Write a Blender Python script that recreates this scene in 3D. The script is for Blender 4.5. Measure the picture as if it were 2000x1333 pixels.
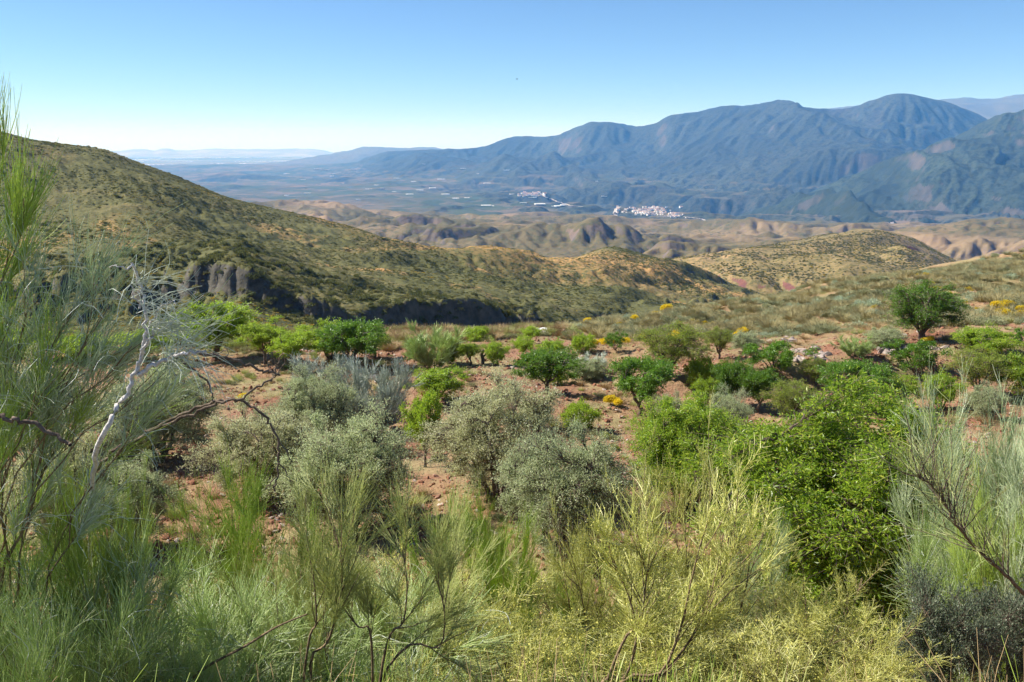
import bpy, math, random
import numpy as np
from mathutils import Vector

for o in list(bpy.data.objects):
    bpy.data.objects.remove(o)
SC = bpy.context.scene
COL = SC.collection
random.seed(4)
RNG = np.random.default_rng(11)

# ------------------------------------------------------------------ camera, sky, sun
F = 1732.0
HORIZON = 275.0
PITCH = math.atan((666.5 - HORIZON) / F)
cam_d = bpy.data.cameras.new('camera')
cam_d.sensor_width = 36.0
cam_d.lens = 36.0 * F / 2000.0
cam_d.clip_start = 0.05
cam_d.clip_end = 300000.0
cam = bpy.data.objects.new('camera', cam_d)
cam.location = (0, 0, 0)
cam.rotation_euler = (math.pi / 2 - PITCH, 0, 0)
COL.objects.link(cam)
SC.camera = cam

SUN_AZ = -74.0      # degrees from the view direction, negative = left
SUN_EL = 42.0
sd = Vector((math.sin(math.radians(SUN_AZ)) * math.cos(math.radians(SUN_EL)),
             math.cos(math.radians(SUN_AZ)) * math.cos(math.radians(SUN_EL)),
             math.sin(math.radians(SUN_EL))))
world = bpy.data.worlds.new('World')
SC.world = world
world.use_nodes = True
wn = world.node_tree
sky = wn.nodes.new('ShaderNodeTexSky')
sky.sky_type = 'NISHITA'
sky.sun_disc = False
sky.sun_elevation = math.radians(SUN_EL)
sky.sun_rotation = math.radians(SUN_AZ)
sky.altitude = 3000
sky.air_density = 1.0
sky.dust_density = 0.0
sky.ozone_density = 7.0
bg = wn.nodes['Background']
bg.inputs['Strength'].default_value = 0.070
wn.links.new(sky.outputs['Color'], bg.inputs['Color'])
sun_d = bpy.data.lights.new('sun', 'SUN')
sun_d.energy = 5.0
sun_d.angle = math.radians(0.53)
sun_d.color = (1.0, 0.955, 0.89)
sun = bpy.data.objects.new('sun', sun_d)
sun.rotation_euler = (-sd).to_track_quat('-Z', 'Y').to_euler()
COL.objects.link(sun)
SC.view_settings.view_transform = 'Standard'
SC.view_settings.look = 'None'
SC.view_settings.exposure = 1.05
SC.view_settings.gamma = 1.0
SC.cycles.max_bounces = 8
SC.cycles.diffuse_bounces = 2
SC.cycles.glossy_bounces = 1
SC.cycles.transmission_bounces = 3
SC.cycles.volume_bounces = 2
SC.cycles.transparent_max_bounces = 8
SC.cycles.use_denoising = True
SC.cycles.use_adaptive_sampling = False

HAZE = 5.2e-5

# ------------------------------------------------------------------ noise
_pr = np.random.default_rng(7)
_PERM = np.concatenate([_pr.permutation(256)] * 3).astype(np.int64)
_ang = _pr.random(256) * 2 * np.pi
_GX, _GY = np.cos(_ang), np.sin(_ang)


def perlin(x, y, seed=0):
    x = x + seed * 37.17
    y = y - seed * 91.31
    xi = np.floor(x).astype(np.int64)
    yi = np.floor(y).astype(np.int64)
    xf = x - xi
    yf = y - yi
    u = xf * xf * xf * (xf * (xf * 6 - 15) + 10)
    v = yf * yf * yf * (yf * (yf * 6 - 15) + 10)

    def g(ix, iy, fx, fy):
        h = _PERM[(_PERM[ix & 255] + iy) & 255]
        return _GX[h] * fx + _GY[h] * fy
    a = g(xi, yi, xf, yf)
    b = g(xi + 1, yi, xf - 1, yf)
    c = g(xi, yi + 1, xf, yf - 1)
    d = g(xi + 1, yi + 1, xf - 1, yf - 1)
    return 1.5 * ((a * (1 - u) + b * u) * (1 - v) + (c * (1 - u) + d * u) * v)


def fbm(x, y, octv=4, seed=0, gain=0.5):
    s = 0
    a = 1.0
    for i in range(octv):
        s = s + a * perlin(x * 2 ** i, y * 2 ** i, seed + i * 3)
        a *= gain
    return s


def billow(x, y, octv=4, seed=0, gain=0.5):
    """round tops, sharp valleys, about 0..1"""
    s = 0
    a = 1.0
    w = 1.0
    for i in range(octv):
        n = np.sqrt(perlin(x * 2 ** i, y * 2 ** i, seed + i * 5) ** 2 + 0.0012)
        s = s + a * n * w
        w = np.clip(n * 2.4, 0, 1)
        a *= gain
    return s


def ridged(x, y, octv=4, seed=0, gain=0.5):
    s = 0
    a = 1.0
    w = 1.0
    for i in range(octv):
        n = 1 - np.sqrt(perlin(x * 2 ** i, y * 2 ** i, seed + i * 5) ** 2 + 0.0008) * 1.6
        s = s + a * n * w
        w = np.clip(n, 0, 1)
        a *= gain
    return s


def sstep(a, b, x):
    t = np.clip((x - a) / (b - a), 0, 1)
    return t * t * (3 - 2 * t)


# ------------------------------------------------------------------ mesh helpers
def mesh_np(name, V, faces, mats=None, midx=None, smooth=False):
    """faces: list of int arrays (n,3) or (n,4)"""
    if not isinstance(faces, (list, tuple)):
        faces = [faces]
    faces = [f for f in faces if len(f)]
    me = bpy.data.meshes.new(name)
    V = np.ascontiguousarray(V, dtype=np.float32)
    me.vertices.add(len(V))
    me.vertices.foreach_set('co', V.ravel())
    nl = sum(f.size for f in faces)
    npoly = sum(len(f) for f in faces)
    me.loops.add(nl)
    me.polygons.add(npoly)
    me.loops.foreach_set('vertex_index', np.concatenate([f.ravel() for f in faces]).astype(np.int32))
    tot = np.concatenate([np.full(len(f), f.shape[1]) for f in faces]).astype(np.int32)
    st = np.zeros(npoly, np.int32)
    st[1:] = np.cumsum(tot)[:-1]
    me.polygons.foreach_set('loop_start', st)
    if mats:
        for m in mats:
            me.materials.append(m)
    if midx is not None:
        me.polygons.foreach_set('material_index', midx.astype(np.int32))
    me.polygons.foreach_set('use_smooth', np.full(npoly, smooth))
    me.update(calc_edges=True)
    return me


def link(name, me, parent=None, loc=None, rot=None, scale=None, **props):
    o = bpy.data.objects.new(name, me)
    COL.objects.link(o)
    if parent is not None:
        o.parent = parent
    if loc is not None:
        o.location = loc
    if rot is not None:
        o.rotation_euler = rot
    if scale is not None:
        o.scale = scale if hasattr(scale, '__len__') else (scale, scale, scale)
    for k, v in props.items():
        if v is not None:
            o[k] = v
    return o


# ------------------------------------------------------------------ materials
def new_mat(name):
    m = bpy.data.materials.new(name)
    m.use_nodes = True
    nt = m.node_tree
    nt.nodes.clear()
    return m, nt


def nd(nt, typ, ins=None, **attrs):
    n = nt.nodes.new(typ)
    for k, v in attrs.items():
        setattr(n, k, v)
    if ins:
        for k, v in ins.items():
            if hasattr(v, 'is_output') or isinstance(v, bpy.types.NodeSocket):
                nt.links.new(v, n.inputs[k])
            else:
                n.inputs[k].default_value = v
    return n


def c4(c):
    return (c[0], c[1], c[2], 1.0)


def noise_n(nt, vec, scale, detail=4, rough=0.55, dist=0.0):
    return nd(nt, 'ShaderNodeTexNoise', {'Vector': vec, 'Scale': scale, 'Detail': detail, 'Roughness': rough, 'Distortion': dist}).outputs[0]


def ramp(nt, fac, stops, interp='LINEAR'):
    r = nt.nodes.new('ShaderNodeValToRGB')
    r.color_ramp.interpolation = interp
    els = r.color_ramp.elements
    while len(els) < len(stops):
        els.new(0.5)
    for e, (p, c) in zip(els, stops):
        e.position = p
        e.color = c4(c) if hasattr(c, '__len__') else (c, c, c, 1)
    nt.links.new(fac, r.inputs[0])
    return r.outputs[0]


def mixc(nt, fac, a, b, blend='MIX'):
    n = nt.nodes.new('ShaderNodeMix')
    n.data_type = 'RGBA'
    n.blend_type = blend
    for s, v in ((n.inputs[0], fac), (n.inputs[6], a), (n.inputs[7], b)):
        if isinstance(v, bpy.types.NodeSocket):
            nt.links.new(v, s)
        elif hasattr(v, '__len__'):
            s.default_value = c4(v)
        else:
            s.default_value = v
    return n.outputs[2]


def mth(nt, op, a, b=0.0, clamp=False):
    n = nt.nodes.new('ShaderNodeMath')
    n.operation = op
    n.use_clamp = clamp
    for s, v in ((n.inputs[0], a), (n.inputs[1], b)):
        if isinstance(v, bpy.types.NodeSocket):
            nt.links.new(v, s)
        else:
            s.default_value = v
    return n.outputs[0]


def out_surface(nt, col, rough=0.9, bump=None, bstr=0.5, bdist=1.0):
    b = nd(nt, 'ShaderNodeBsdfPrincipled', {'Roughness': rough, 'Specular IOR Level': 0.1})
    if isinstance(col, bpy.types.NodeSocket):
        nt.links.new(col, b.inputs['Base Color'])
    else:
        b.inputs['Base Color'].default_value = c4(col)
    if bump is not None:
        bn = nd(nt, 'ShaderNodeBump', {'Height': bump, 'Strength': bstr, 'Distance': bdist})
        nt.links.new(bn.outputs[0], b.inputs['Normal'])
    o = nd(nt, 'ShaderNodeOutputMaterial')
    nt.links.new(b.outputs[0], o.inputs[0])
    return b


def slope_fac(nt, lo, hi):
    g = nt.nodes.new('ShaderNodeNewGeometry')
    sx = nd(nt, 'ShaderNodeSeparateXYZ', {0: g.outputs['Normal']})
    mr = nd(nt, 'ShaderNodeMapRange', {'Value': sx.outputs[2], 'From Min': hi, 'From Max': lo})
    return mr.outputs[0]


def terrain_mat(name, base, patch, speck, rock, s_patch, s_speck, slope=(0.80, 0.62), patch_t=(0.5, 0.62),
                speck_t=(0.5, 0.6), bump_scale=None, bdist=1.0, extra=None):
    """base = two colours mixed by broad noise; patch = bare soil; speck = shrubs; rock on the steep faces"""
    m, nt = new_mat(name)
    P = nd(nt, 'ShaderNodeTexCoord').outputs['Object']
    n0 = noise_n(nt, P, s_patch * 0.45, 3)
    c = mixc(nt, ramp(nt, n0, [(0.35, 0.0), (0.65, 1.0)]), base[0], base[1])
    n1 = noise_n(nt, P, s_patch, 7, 0.62, 0.4)
    c = mixc(nt, ramp(nt, n1, [(patch_t[0], 0.0), (patch_t[1], 1.0)]), c, patch)
    n2 = noise_n(nt, P, s_speck, 3, 0.7)
    c = mixc(nt, ramp(nt, n2, [(speck_t[0], 0.0), (speck_t[1], 1.0)]), c, speck)
    if rock is not None:
        nr = noise_n(nt, P, s_speck * 0.4, 5, 0.65)
        rc = mixc(nt, ramp(nt, nr, [(0.35, 0.0), (0.65, 1.0)]), rock[0], rock[1])
        sf = mth(nt, 'ADD', slope_fac(nt, slope[1], slope[0]), mth(nt, 'MULTIPLY', mth(nt, 'SUBTRACT', nr, 0.5), 0.9))
        c = mixc(nt, ramp(nt, sf, [(0.35, 0.0), (0.6, 1.0)]), c, rc)
    if extra:
        c = extra(nt, P, c)
    bs = bump_scale or s_speck
    bn = mth(nt, 'ADD', noise_n(nt, P, bs, 5, 0.65), mth(nt, 'MULTIPLY', noise_n(nt, P, bs * 0.22, 4, 0.6), 2.5))
    out_surface(nt, c, 0.95, bn, 0.9, bdist)
    return m


# ------------------------------------------------------------------ terrain from control lines
def ray_of(px, py):
    u = (px - 1000.0) / F
    v = (py - 666.5) / F
    cp, sp = math.cos(PITCH), math.sin(PITCH)
    fy = cp - v * sp
    return u / fy, (-sp - v * cp) / fy        # x/y and z/y


def line_py(entries):
    """(px, py, depth) along a ridge or foot -> arrays t, depth, z"""
    out = []
    for px, py, Y in entries:
        t, s = ray_of(px, py)
        out.append((t, Y, s * Y))
    a = np.array(sorted(out))
    return a


def line_z(entries):
    """(px, z, depth)"""
    out = []
    for px, z, Y in entries:
        out.append(((px - 1000.0) / F / math.cos(PITCH) * 0.98, Y, z))
    return np.array(sorted(out))


def smooth_interp(t, xs, ys):
    """monotone cubic through control points"""
    n = len(xs)
    h = np.diff(xs)
    d = np.diff(ys) / h
    m = np.zeros(n)
    m[0], m[-1] = d[0], d[-1]
    for i in range(1, n - 1):
        if d[i - 1] * d[i] > 0:
            w1, w2 = 2 * h[i] + h[i - 1], h[i] + 2 * h[i - 1]
            m[i] = (w1 + w2) / (w1 / d[i - 1] + w2 / d[i])
    t = np.clip(t, xs[0], xs[-1])
    i = np.clip(np.searchsorted(xs, t) - 1, 0, n - 2)
    s = (t - xs[i]) / h[i]
    return ((1 + 2 * s) * (1 - s) ** 2 * ys[i] + s * (1 - s) ** 2 * h[i] * m[i]
            + s * s * (3 - 2 * s) * ys[i + 1] + s * s * (s - 1) * h[i] * m[i + 1])


def erode(Z, Y, dt, dl, batches, n, steps, seed, mask=None, strength=1.0, cap=6.0):
    """droplets running downhill over the sheet (cells are about Y*dl metres wide), cutting gullies"""
    rng = np.random.default_rng(seed)
    ny, nx = Z.shape
    cell = (Y[:, :1] * dl)
    asp = dt / dl
    H = (Z / cell)
    rowscale = cell[:, 0]
    dens_edges = None
    for b in range(batches):
        Zr = Z.ravel()
        px = rng.uniform(1, nx - 3, n)
        py = rng.uniform(1, ny - 3, n)
        dx = np.zeros(n)
        dy = np.zeros(n)
        sp = np.ones(n)
        wa = np.ones(n)
        sed = np.zeros(n)
        D = np.zeros(ny * nx)
        for k in range(steps):
            ix = px.astype(int)
            iy = py.astype(int)
            fx = px - ix
            fy = py - iy
            i00 = iy * nx + ix
            sc = rowscale[iy]
            a = Zr[i00]
            bb = Zr[i00 + 1]
            c = Zr[i00 + nx]
            d = Zr[i00 + nx + 1]
            gx = ((bb - a) * (1 - fy) + (d - c) * fy) / sc / asp
            gy = ((c - a) * (1 - fx) + (d - bb) * fx) / sc
            h0 = (a * (1 - fx) + bb * fx) * (1 - fy) + (c * (1 - fx) + d * fx) * fy
            dx = dx * 0.25 - gx * 0.75
            dy = dy * 0.25 - gy * 0.75
            l = np.sqrt(dx * dx + dy * dy) + 1e-9
            dx /= l
            dy /= l
            qx = np.clip(px + dx / asp, 1, nx - 3)
            qy = np.clip(py + dy, 1, ny - 3)
            jx = qx.astype(int)
            jy = qy.astype(int)
            gx2 = qx - jx
            gy2 = qy - jy
            j00 = jy * nx + jx
            h1 = (Zr[j00] * (1 - gx2) + Zr[j00 + 1] * gx2) * (1 - gy2) + (Zr[j00 + nx] * (1 - gx2) + Zr[j00 + nx + 1] * gx2) * gy2
            dh = (h1 - h0) / sc
            C = np.maximum(-dh, 0.01) * sp * wa * cap
            up = dh > 0
            dep = np.where(up, np.minimum(dh, sed), np.where(sed > C, (sed - C) * 0.25, -np.minimum((C - sed) * 0.3, np.maximum(-dh, 0) * 0.9)))
            sed = sed - dep
            amt = dep * sc * strength
            for off, w in ((0, (1 - fx) * (1 - fy)), (1, fx * (1 - fy)), (nx, (1 - fx) * fy), (nx + 1, fx * fy)):
                D += np.bincount(i00 + off, amt * w, minlength=ny * nx)
            sp = np.sqrt(np.clip(sp * sp - dh * 2, 0.05, 16))
            wa *= 0.97
            px, py = qx, qy
        D = D.reshape(ny, nx)
        D = np.clip(D, -0.35 * cell, 0.35 * cell)
        for _ in range(1):
            p = np.pad(D, 1, mode='edge')
            D = p[1:-1, 1:-1] * 0.5 + (p[:-2, 1:-1] + p[2:, 1:-1] + p[1:-1, :-2] + p[1:-1, 2:]) * 0.125
        if mask is not None:
            D = D * mask
        Z = Z + D
    return Z


class Sheet:
    def __init__(self, name, lines, t0, t1, nt, y0, y1, ny, mat, dz=None, ero=None, label=None):
        self.y0, self.y1, self.t0, self.t1, self.nt, self.ny = y0, y1, t0, t1, nt, ny
        T = np.linspace(t0, t1, nt)
        Ys = np.exp(np.linspace(math.log(y0), math.log(y1), ny))
        Dk = np.array([smooth_interp(T, l[:, 0], l[:, 1]) for l in lines])     # (k, nt)
        Zk = np.array([smooth_interp(T, l[:, 0], l[:, 2]) for l in lines])
        K = len(lines)
        for k in range(1, K):
            Dk[k] = np.maximum(Dk[k], Dk[k - 1] * 1.01)
        # slopes at knots (monotone)
        h = np.diff(Dk, axis=0)
        d = np.diff(Zk, axis=0) / h
        M = np.zeros_like(Zk)
        M[0], M[-1] = d[0], d[-1]
        for k in range(1, K - 1):
            same = d[k - 1] * d[k] > 0
            w1, w2 = 2 * h[k] + h[k - 1], h[k] + 2 * h[k - 1]
            with np.errstate(divide='ignore', invalid='ignore'):
                v = (w1 + w2) / (w1 / d[k - 1] + w2 / d[k])
            M[k] = np.where(same, v, 0)
        Z = np.zeros((ny, nt))
        V = np.zeros((ny, nt))
        ar = np.arange(nt)
        for j, Y in enumerate(Ys):
            i = np.clip((Dk < Y).sum(axis=0) - 1, 0, K - 2)
            hh = h[i, ar]
            s = np.clip((Y - Dk[i, ar]) / hh, 0, 1)
            Z[j] = ((1 + 2 * s) * (1 - s) ** 2 * Zk[i, ar] + s * (1 - s) ** 2 * hh * M[i, ar]
                    + s * s * (3 - 2 * s) * Zk[i + 1, ar] + s * s * (s - 1) * hh * M[i + 1, ar])
            V[j] = i + s
        TT, YY = np.meshgrid(T, Ys)
        X = TT * YY
        if dz is not None:
            Z = dz(X, YY, Z, V, TT)
        if ero:
            Z = erode(Z, YY, T[1] - T[0], math.log(Ys[1] / Ys[0]), *ero[:4], mask=ero[4](V) if len(ero) > 4 else None)
        self.Z = Z
        idx = np.arange(ny * nt).reshape(ny, nt)
        f = np.stack([idx[:-1, :-1], idx[:-1, 1:], idx[1:, 1:], idx[1:, :-1]], -1).reshape(-1, 4)
        me = mesh_np(name, np.stack([X, YY, Z], -1).reshape(-1, 3), f, [mat], smooth=True)
        self.obj = link(name, me, kind='structure')
        if label:
            self.obj['label'] = label

    def z(self, x, y):
        x = np.asarray(x, float)
        y = np.asarray(y, float)
        t = x / y
        a = np.clip((t - self.t0) / (self.t1 - self.t0) * (self.nt - 1), 0, self.nt - 1.001)
        b = np.clip((np.log(np.maximum(y, self.y0)) - math.log(self.y0)) / (math.log(self.y1) - math.log(self.y0)) * (self.ny - 1), 0, self.ny - 1.001)
        i = a.astype(int)
        j = b.astype(int)
        fa = a - i
        fb = b - j
        Z = self.Z
        return ((Z[j, i] * (1 - fa) + Z[j, i + 1] * fa) * (1 - fb) + (Z[j + 1, i] * (1 - fa) + Z[j + 1, i + 1] * fa) * fb)

    def hit(self, px, py, ymin=None, ymax=None):
        t, s = ray_of(px, py)
        Y = np.exp(np.linspace(math.log(ymin or self.y0), math.log(ymax or self.y1), 1500))
        zt = self.z(t * Y, Y)
        k = np.nonzero(zt >= s * Y)[0]
        if len(k) == 0:
            return None
        y = Y[k[0]]
        return (t * y, y, float(zt[k[0]]))


BROWN = (0.235, 0.145, 0.085)
REDSOIL = (0.30, 0.135, 0.075)

# ---- near ground: road bank falling to a stony orchard terrace, hillside on the right
def dz_near(X, Y, Z, V, T):
    a = sstep(1.5, 8, Y)
    n = fbm(X / 11, Y / 11, 4, 3) * 0.45 * sstep(14, 26, Y)
    n += fbm(X / 1.7, Y / 1.7, 3, 9) * 0.07 + fbm(X / 0.45, Y / 0.45, 2, 19) * 0.03 * (Y < 60)
    r = sstep(0.02, 0.25, T) * sstep(52, 75, Y)
    n += r * (fbm(X / 18, Y / 18, 4, 23) * 1.0 - 1.6)
    # low stone-faced terrace steps
    stp = 0.55 * sstep(0, 0.5, (Y + 3 * fbm(X / 14, Y / 30, 2, 5)) - 47) * sstep(0.10, 0.2, T)
    return Z + n * a + stp * 1.6


def near_extra(nt, P, c):
    # tan dry soil on the scrub slope, red ploughed soil on the orchard terrace
    sx = nd(nt, 'ShaderNodeSeparateXYZ', {0: P})
    far = nd(nt, 'ShaderNodeMapRange', {'Value': sx.outputs[1], 'From Min': 56.0, 'From Max': 66.0}).outputs[0]
    right = nd(nt, 'ShaderNodeMapRange', {'Value': sx.outputs[0], 'From Min': 4.0, 'From Max': 16.0}).outputs[0]
    n = noise_n(nt, P, 0.25, 5, 0.6)
    f = mth(nt, 'MULTIPLY', mth(nt, 'MULTIPLY', far, right), ramp(nt, n, [(0.30, 1.0), (0.62, 0.25)]))
    c = mixc(nt, f, c, (0.33, 0.235, 0.125))
    # thin weed film
    w = ramp(nt, noise_n(nt, P, 0.16, 6, 0.65, 0.5), [(0.44, 0.0), (0.62, 0.8)])
    return mixc(nt, w, c, (0.25, 0.23, 0.11))


m_near = terrain_mat('orchard_soil', ((0.28, 0.155, 0.10), (0.24, 0.112, 0.068)), (0.33, 0.24, 0.135), (0.20, 0.105, 0.065),
                     ((0.34, 0.25, 0.19), (0.20, 0.11, 0.08)), 0.30, 6.0, patch_t=(0.5, 0.66), speck_t=(0.48, 0.66), bdist=0.09,
                     slope=(0.80, 0.55), extra=near_extra)
NEAR = Sheet('orchard_ground', [
    line_z([(-2500, -1.7, 0.4), (4500, -1.7, 0.4)]),
    line_z([(-2500, -2.1, 1.6), (4500, -2.1, 1.6)]),
    line_z([(-2500, -4.5, 6), (4500, -4.5, 6)]),
    line_z([(-2500, -7.25, 10), (4500, -7.25, 10)]),
    line_z([(-2500, -9.9, 14), (4500, -9.8, 14)]),
    line_z([(-2500, -11.2, 20), (1500, -11.0, 20), (4500, -10.2, 20)]),
    line_z([(-2500, -12.2, 30), (1500, -11.9, 30), (2200, -11.4, 30), (4500, -9, 30)]),
    line_z([(-2500, -13.2, 45), (1000, -13.1, 45), (1600, -12.8, 45), (2100, -12.1, 45), (4500, -6, 45)]),
    line_z([(-2500, -14.4, 60), (400, -14.2, 60), (1100, -14.2, 60), (1400, -13.9, 60), (1800, -12.8, 60), (2100, -12.0, 60), (4500, -4, 60)]),
    line_py([(-1500, 664, 66), (0, 664, 66), (500, 664, 66), (760, 655, 68), (940, 650, 72), (1060, 643, 76), (1120, 635, 86), (1300, 601, 100), (1460, 581, 108), (1600, 557, 113),
             (1730, 535, 116), (1850, 514, 119), (2000, 494, 122), (2300, 455, 126), (3500, 400, 130)]),
    line_z([(-2500, -42, 112), (1000, -42, 118), (1300, -36, 150), (2000, -32, 180), (4500, -20, 180)]),
    line_z([(-2500, -75, 180), (1000, -90, 200), (1500, -90, 250), (4500, -80, 260)]),
], -1.6, 1.6, 520, 0.4, 230, 460, m_near, dz_near)

# ---- left hill
def dz_hill(X, Y, Z, V, T):
    k = sstep(0.15, 1.0, V) * (1 - 0.75 * np.exp(-((V - 4) / 0.35) ** 2))
    # spurs running down to the right
    a = X * 0.62 + Y * 0.78
    b = -X * 0.78 + Y * 0.62
    w = fbm(X / 190, Y / 190, 2, 4) * 40
    n = (billow((b + w) / 135, a / 460, 4, 31) - 0.25) * 12 * (0.15 + 0.85 * sstep(1.0, 2.2, V))
    n += (billow((b + w * 0.6) / 48, a / 120, 3, 41) - 0.2) * 2.6
    n += fbm(X / 14, Y / 14, 3, 8) * 0.9
    n *= k
    # rock cut at the toe of the hill
    c = sstep(0.9, 1.15, V) * (1 - sstep(1.8, 2.1, V))
    n += c * (fbm(X / 9, Y / 14, 5, 77, 0.65) * 3.2)
    return Z + n


def hill_extra(nt, P, c):
    # ochre bare patches bound to convex places, stronger on the yellow shoulder in the middle
    n = noise_n(nt, P, 0.010, 5, 0.6, 0.6)
    m = ramp(nt, n, [(0.57, 0.0), (0.65, 1.0)])
    n2 = noise_n(nt, P, 0.25, 3, 0.7)
    d = nd(nt, 'ShaderNodeVectorMath', {0: P, 1: (5.0, 640.0, -105.0)}, operation='DISTANCE').outputs['Value']
    near = nd(nt, 'ShaderNodeMapRange', {'Value': d, 'From Min': 150.0, 'From Max': 60.0}).outputs[0]
    m = mth(nt, 'ADD', m, near, True)
    m = mth(nt, 'MULTIPLY', m, ramp(nt, n2, [(0.42, 0.0), (0.55, 1.0)]))
    return mixc(nt, m, c, (0.42, 0.25, 0.10))


m_hill = terrain_mat('hillside_scrub_soil', ((0.098, 0.102, 0.038), (0.13, 0.122, 0.046)), (0.18, 0.145, 0.062), (0.09, 0.09, 0.035),
                     ((0.13, 0.115, 0.09), (0.045, 0.045, 0.035)), 0.02, 0.6, slope=(0.80, 0.62), patch_t=(0.54, 0.68), speck_t=(0.46, 0.6), bdist=0.5, extra=hill_extra)
HILL = Sheet('scrub_hill', [
    line_py([(-1800, 790, 150), (0, 790, 150), (500, 760, 165), (900, 735, 190), (1150, 700, 230), (1350, 670, 300), (1600, 670, 420)]),
    line_py([(-1800, 640, 240), (0, 640, 240), (300, 625, 255), (490, 602, 262), (580, 626, 261), (680, 646, 262), (760, 648, 272), (820, 642, 283), (1000, 642, 305), (1110, 642, 322), (1200, 618, 390), (1330, 600, 480), (1600, 640, 640)]),
    line_py([(-1800, 560, 285), (0, 560, 285), (300, 560, 285), (460, 540, 270), (490, 548, 268), (560, 572, 266), (680, 602, 266), (760, 606, 277), (820, 598, 287.5), (900, 598, 296), (1000, 606, 310), (1110, 624, 327), (1200, 600, 400), (1300, 588, 520), (1460, 575, 660), (1600, 630, 700)]),
    line_py([(-1800, 380, 420), (0, 420, 400), (250, 425, 400), (450, 470, 410), (650, 520, 420), (850, 543, 420), (1000, 556, 440), (1100, 565, 480), (1200, 545, 570), (1350, 540, 690), (1470, 572, 790), (1600, 640, 790)]),
    line_py([(-1800, 60, 700), (-400, 225, 640), (-150, 247, 610), (0, 257, 600), (70, 272, 600), (150, 284, 602), (200, 290, 604), (260, 312, 610), (340, 343, 620), (420, 375, 630), (480, 396, 640), (560, 414, 650), (640, 433, 670), (700, 448, 690),
             (800, 482, 700), (870, 497, 715), (960, 487, 715), (1040, 496, 735), (1085, 512, 745), (1120, 506, 755), (1190, 485, 770), (1260, 497, 790), (1340, 524, 810),
             (1400, 546, 822), (1460, 574, 832), (1600, 650, 850)]),
    line_py([(-1800, 200, 860), (0, 400, 800), (500, 500, 860), (900, 580, 900), (1200, 600, 950), (1460, 640, 1000), (1600, 700, 1000)]),
], -1.0, 0.36, 560, 150, 900, 420, m_hill, dz_hill, ero=(5, 12000, 40, 8, lambda V: sstep(0.8, 1.6, V) * (1 - 0.8 * np.exp(-((V - 4) / 0.2) ** 2))))

# ---- brown hill with red gullies, right of centre
def dz_brown(X, Y, Z, V, T):
    k = 1 - 0.8 * np.exp(-((V - 4) / 0.3) ** 2)
    n = (billow(X / 150 + fbm(X / 300, Y / 300, 2, 1) * .5, Y / 210, 4, 61) - 0.25) * 20 * k * sstep(2.0, 2.4, V)
    g = sstep(0.6, 1.2, V) * (1 - sstep(1.9, 2.25, V))
    n += -g * ridged(X / 42, Y / 150, 3, 66) * 13
    n += fbm(X / 40, Y / 40, 3, 2) * 1.5
    return Z + n


m_brown = terrain_mat('brown_hill_soil', ((0.20, 0.155, 0.065), (0.25, 0.18, 0.08)), (0.33, 0.22, 0.11), (0.12, 0.105, 0.04),
                      ((0.20, 0.085, 0.065), (0.13, 0.06, 0.055)), 0.006, 0.16, slope=(0.85, 0.72), speck_t=(0.45, 0.6), bdist=1.2)
BHILL = Sheet('brown_hill', [
    line_py([(700, 680, 640), (1300, 650, 660), (2600, 640, 660)]),
    line_py([(700, 600, 780), (1250, 575, 800), (1340, 560, 840), (1400, 565, 850), (1500, 574, 820), (1600, 562, 790), (1800, 570, 780), (2600, 560, 780)]),
    line_py([(700, 575, 830), (1250, 535, 900), (1320, 524, 930), (1400, 533, 905), (1480, 544, 860), (1560, 548, 830), (1660, 536, 820), (1800, 550, 810), (2600, 550, 800)]),
    line_py([(700, 560, 1000), (1250, 528, 1050), (1400, 512, 1050), (1550, 500, 1060), (1700, 500, 1060), (1850, 535, 1050), (2000, 560, 1050), (2600, 590, 1050)]),
    line_py([(700, 560, 1100), (1100, 545, 1150), (1250, 518, 1200), (1350, 503, 1250), (1450, 488, 1300), (1560, 470, 1350), (1640, 458, 1390), (1700, 452, 1400), (1760, 464, 1400), (1850, 503, 1360), (1950, 548, 1320), (2600, 620, 1300)]),
    line_py([(700, 570, 1400), (1400, 530, 1650), (1700, 505, 1750), (2000, 560, 1700), (2600, 620, 1700)]),
], -0.15, 0.95, 420, 640, 1800, 260, m_brown, dz_brown)

# ---- badlands
def dz_bad(X, Y, Z, V, T):
    w = fbm(X / 700, Y / 700, 2, 5) * 180
    w2 = fbm(X / 600, Y / 600, 2, 6) * 160
    n = (billow((X + w) / 620, (Y + w2) / 400, 5, 81, 0.42) - 0.30) * 74
    n += (billow((X + w) / 95, (Y + w2) / 95, 3, 85) - 0.25) * 13
    return Z + n * (1.0 - 0.4 * sstep(2300, 3300, Y))


def bad_extra(nt, P, c):
    n = noise_n(nt, P, 0.0016, 4, 0.6, 0.5)
    m = ramp(nt, n, [(0.52, 0.0), (0.64, 0.9)])
    return mixc(nt, m, c, (0.26, 0.18, 0.105))


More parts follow.
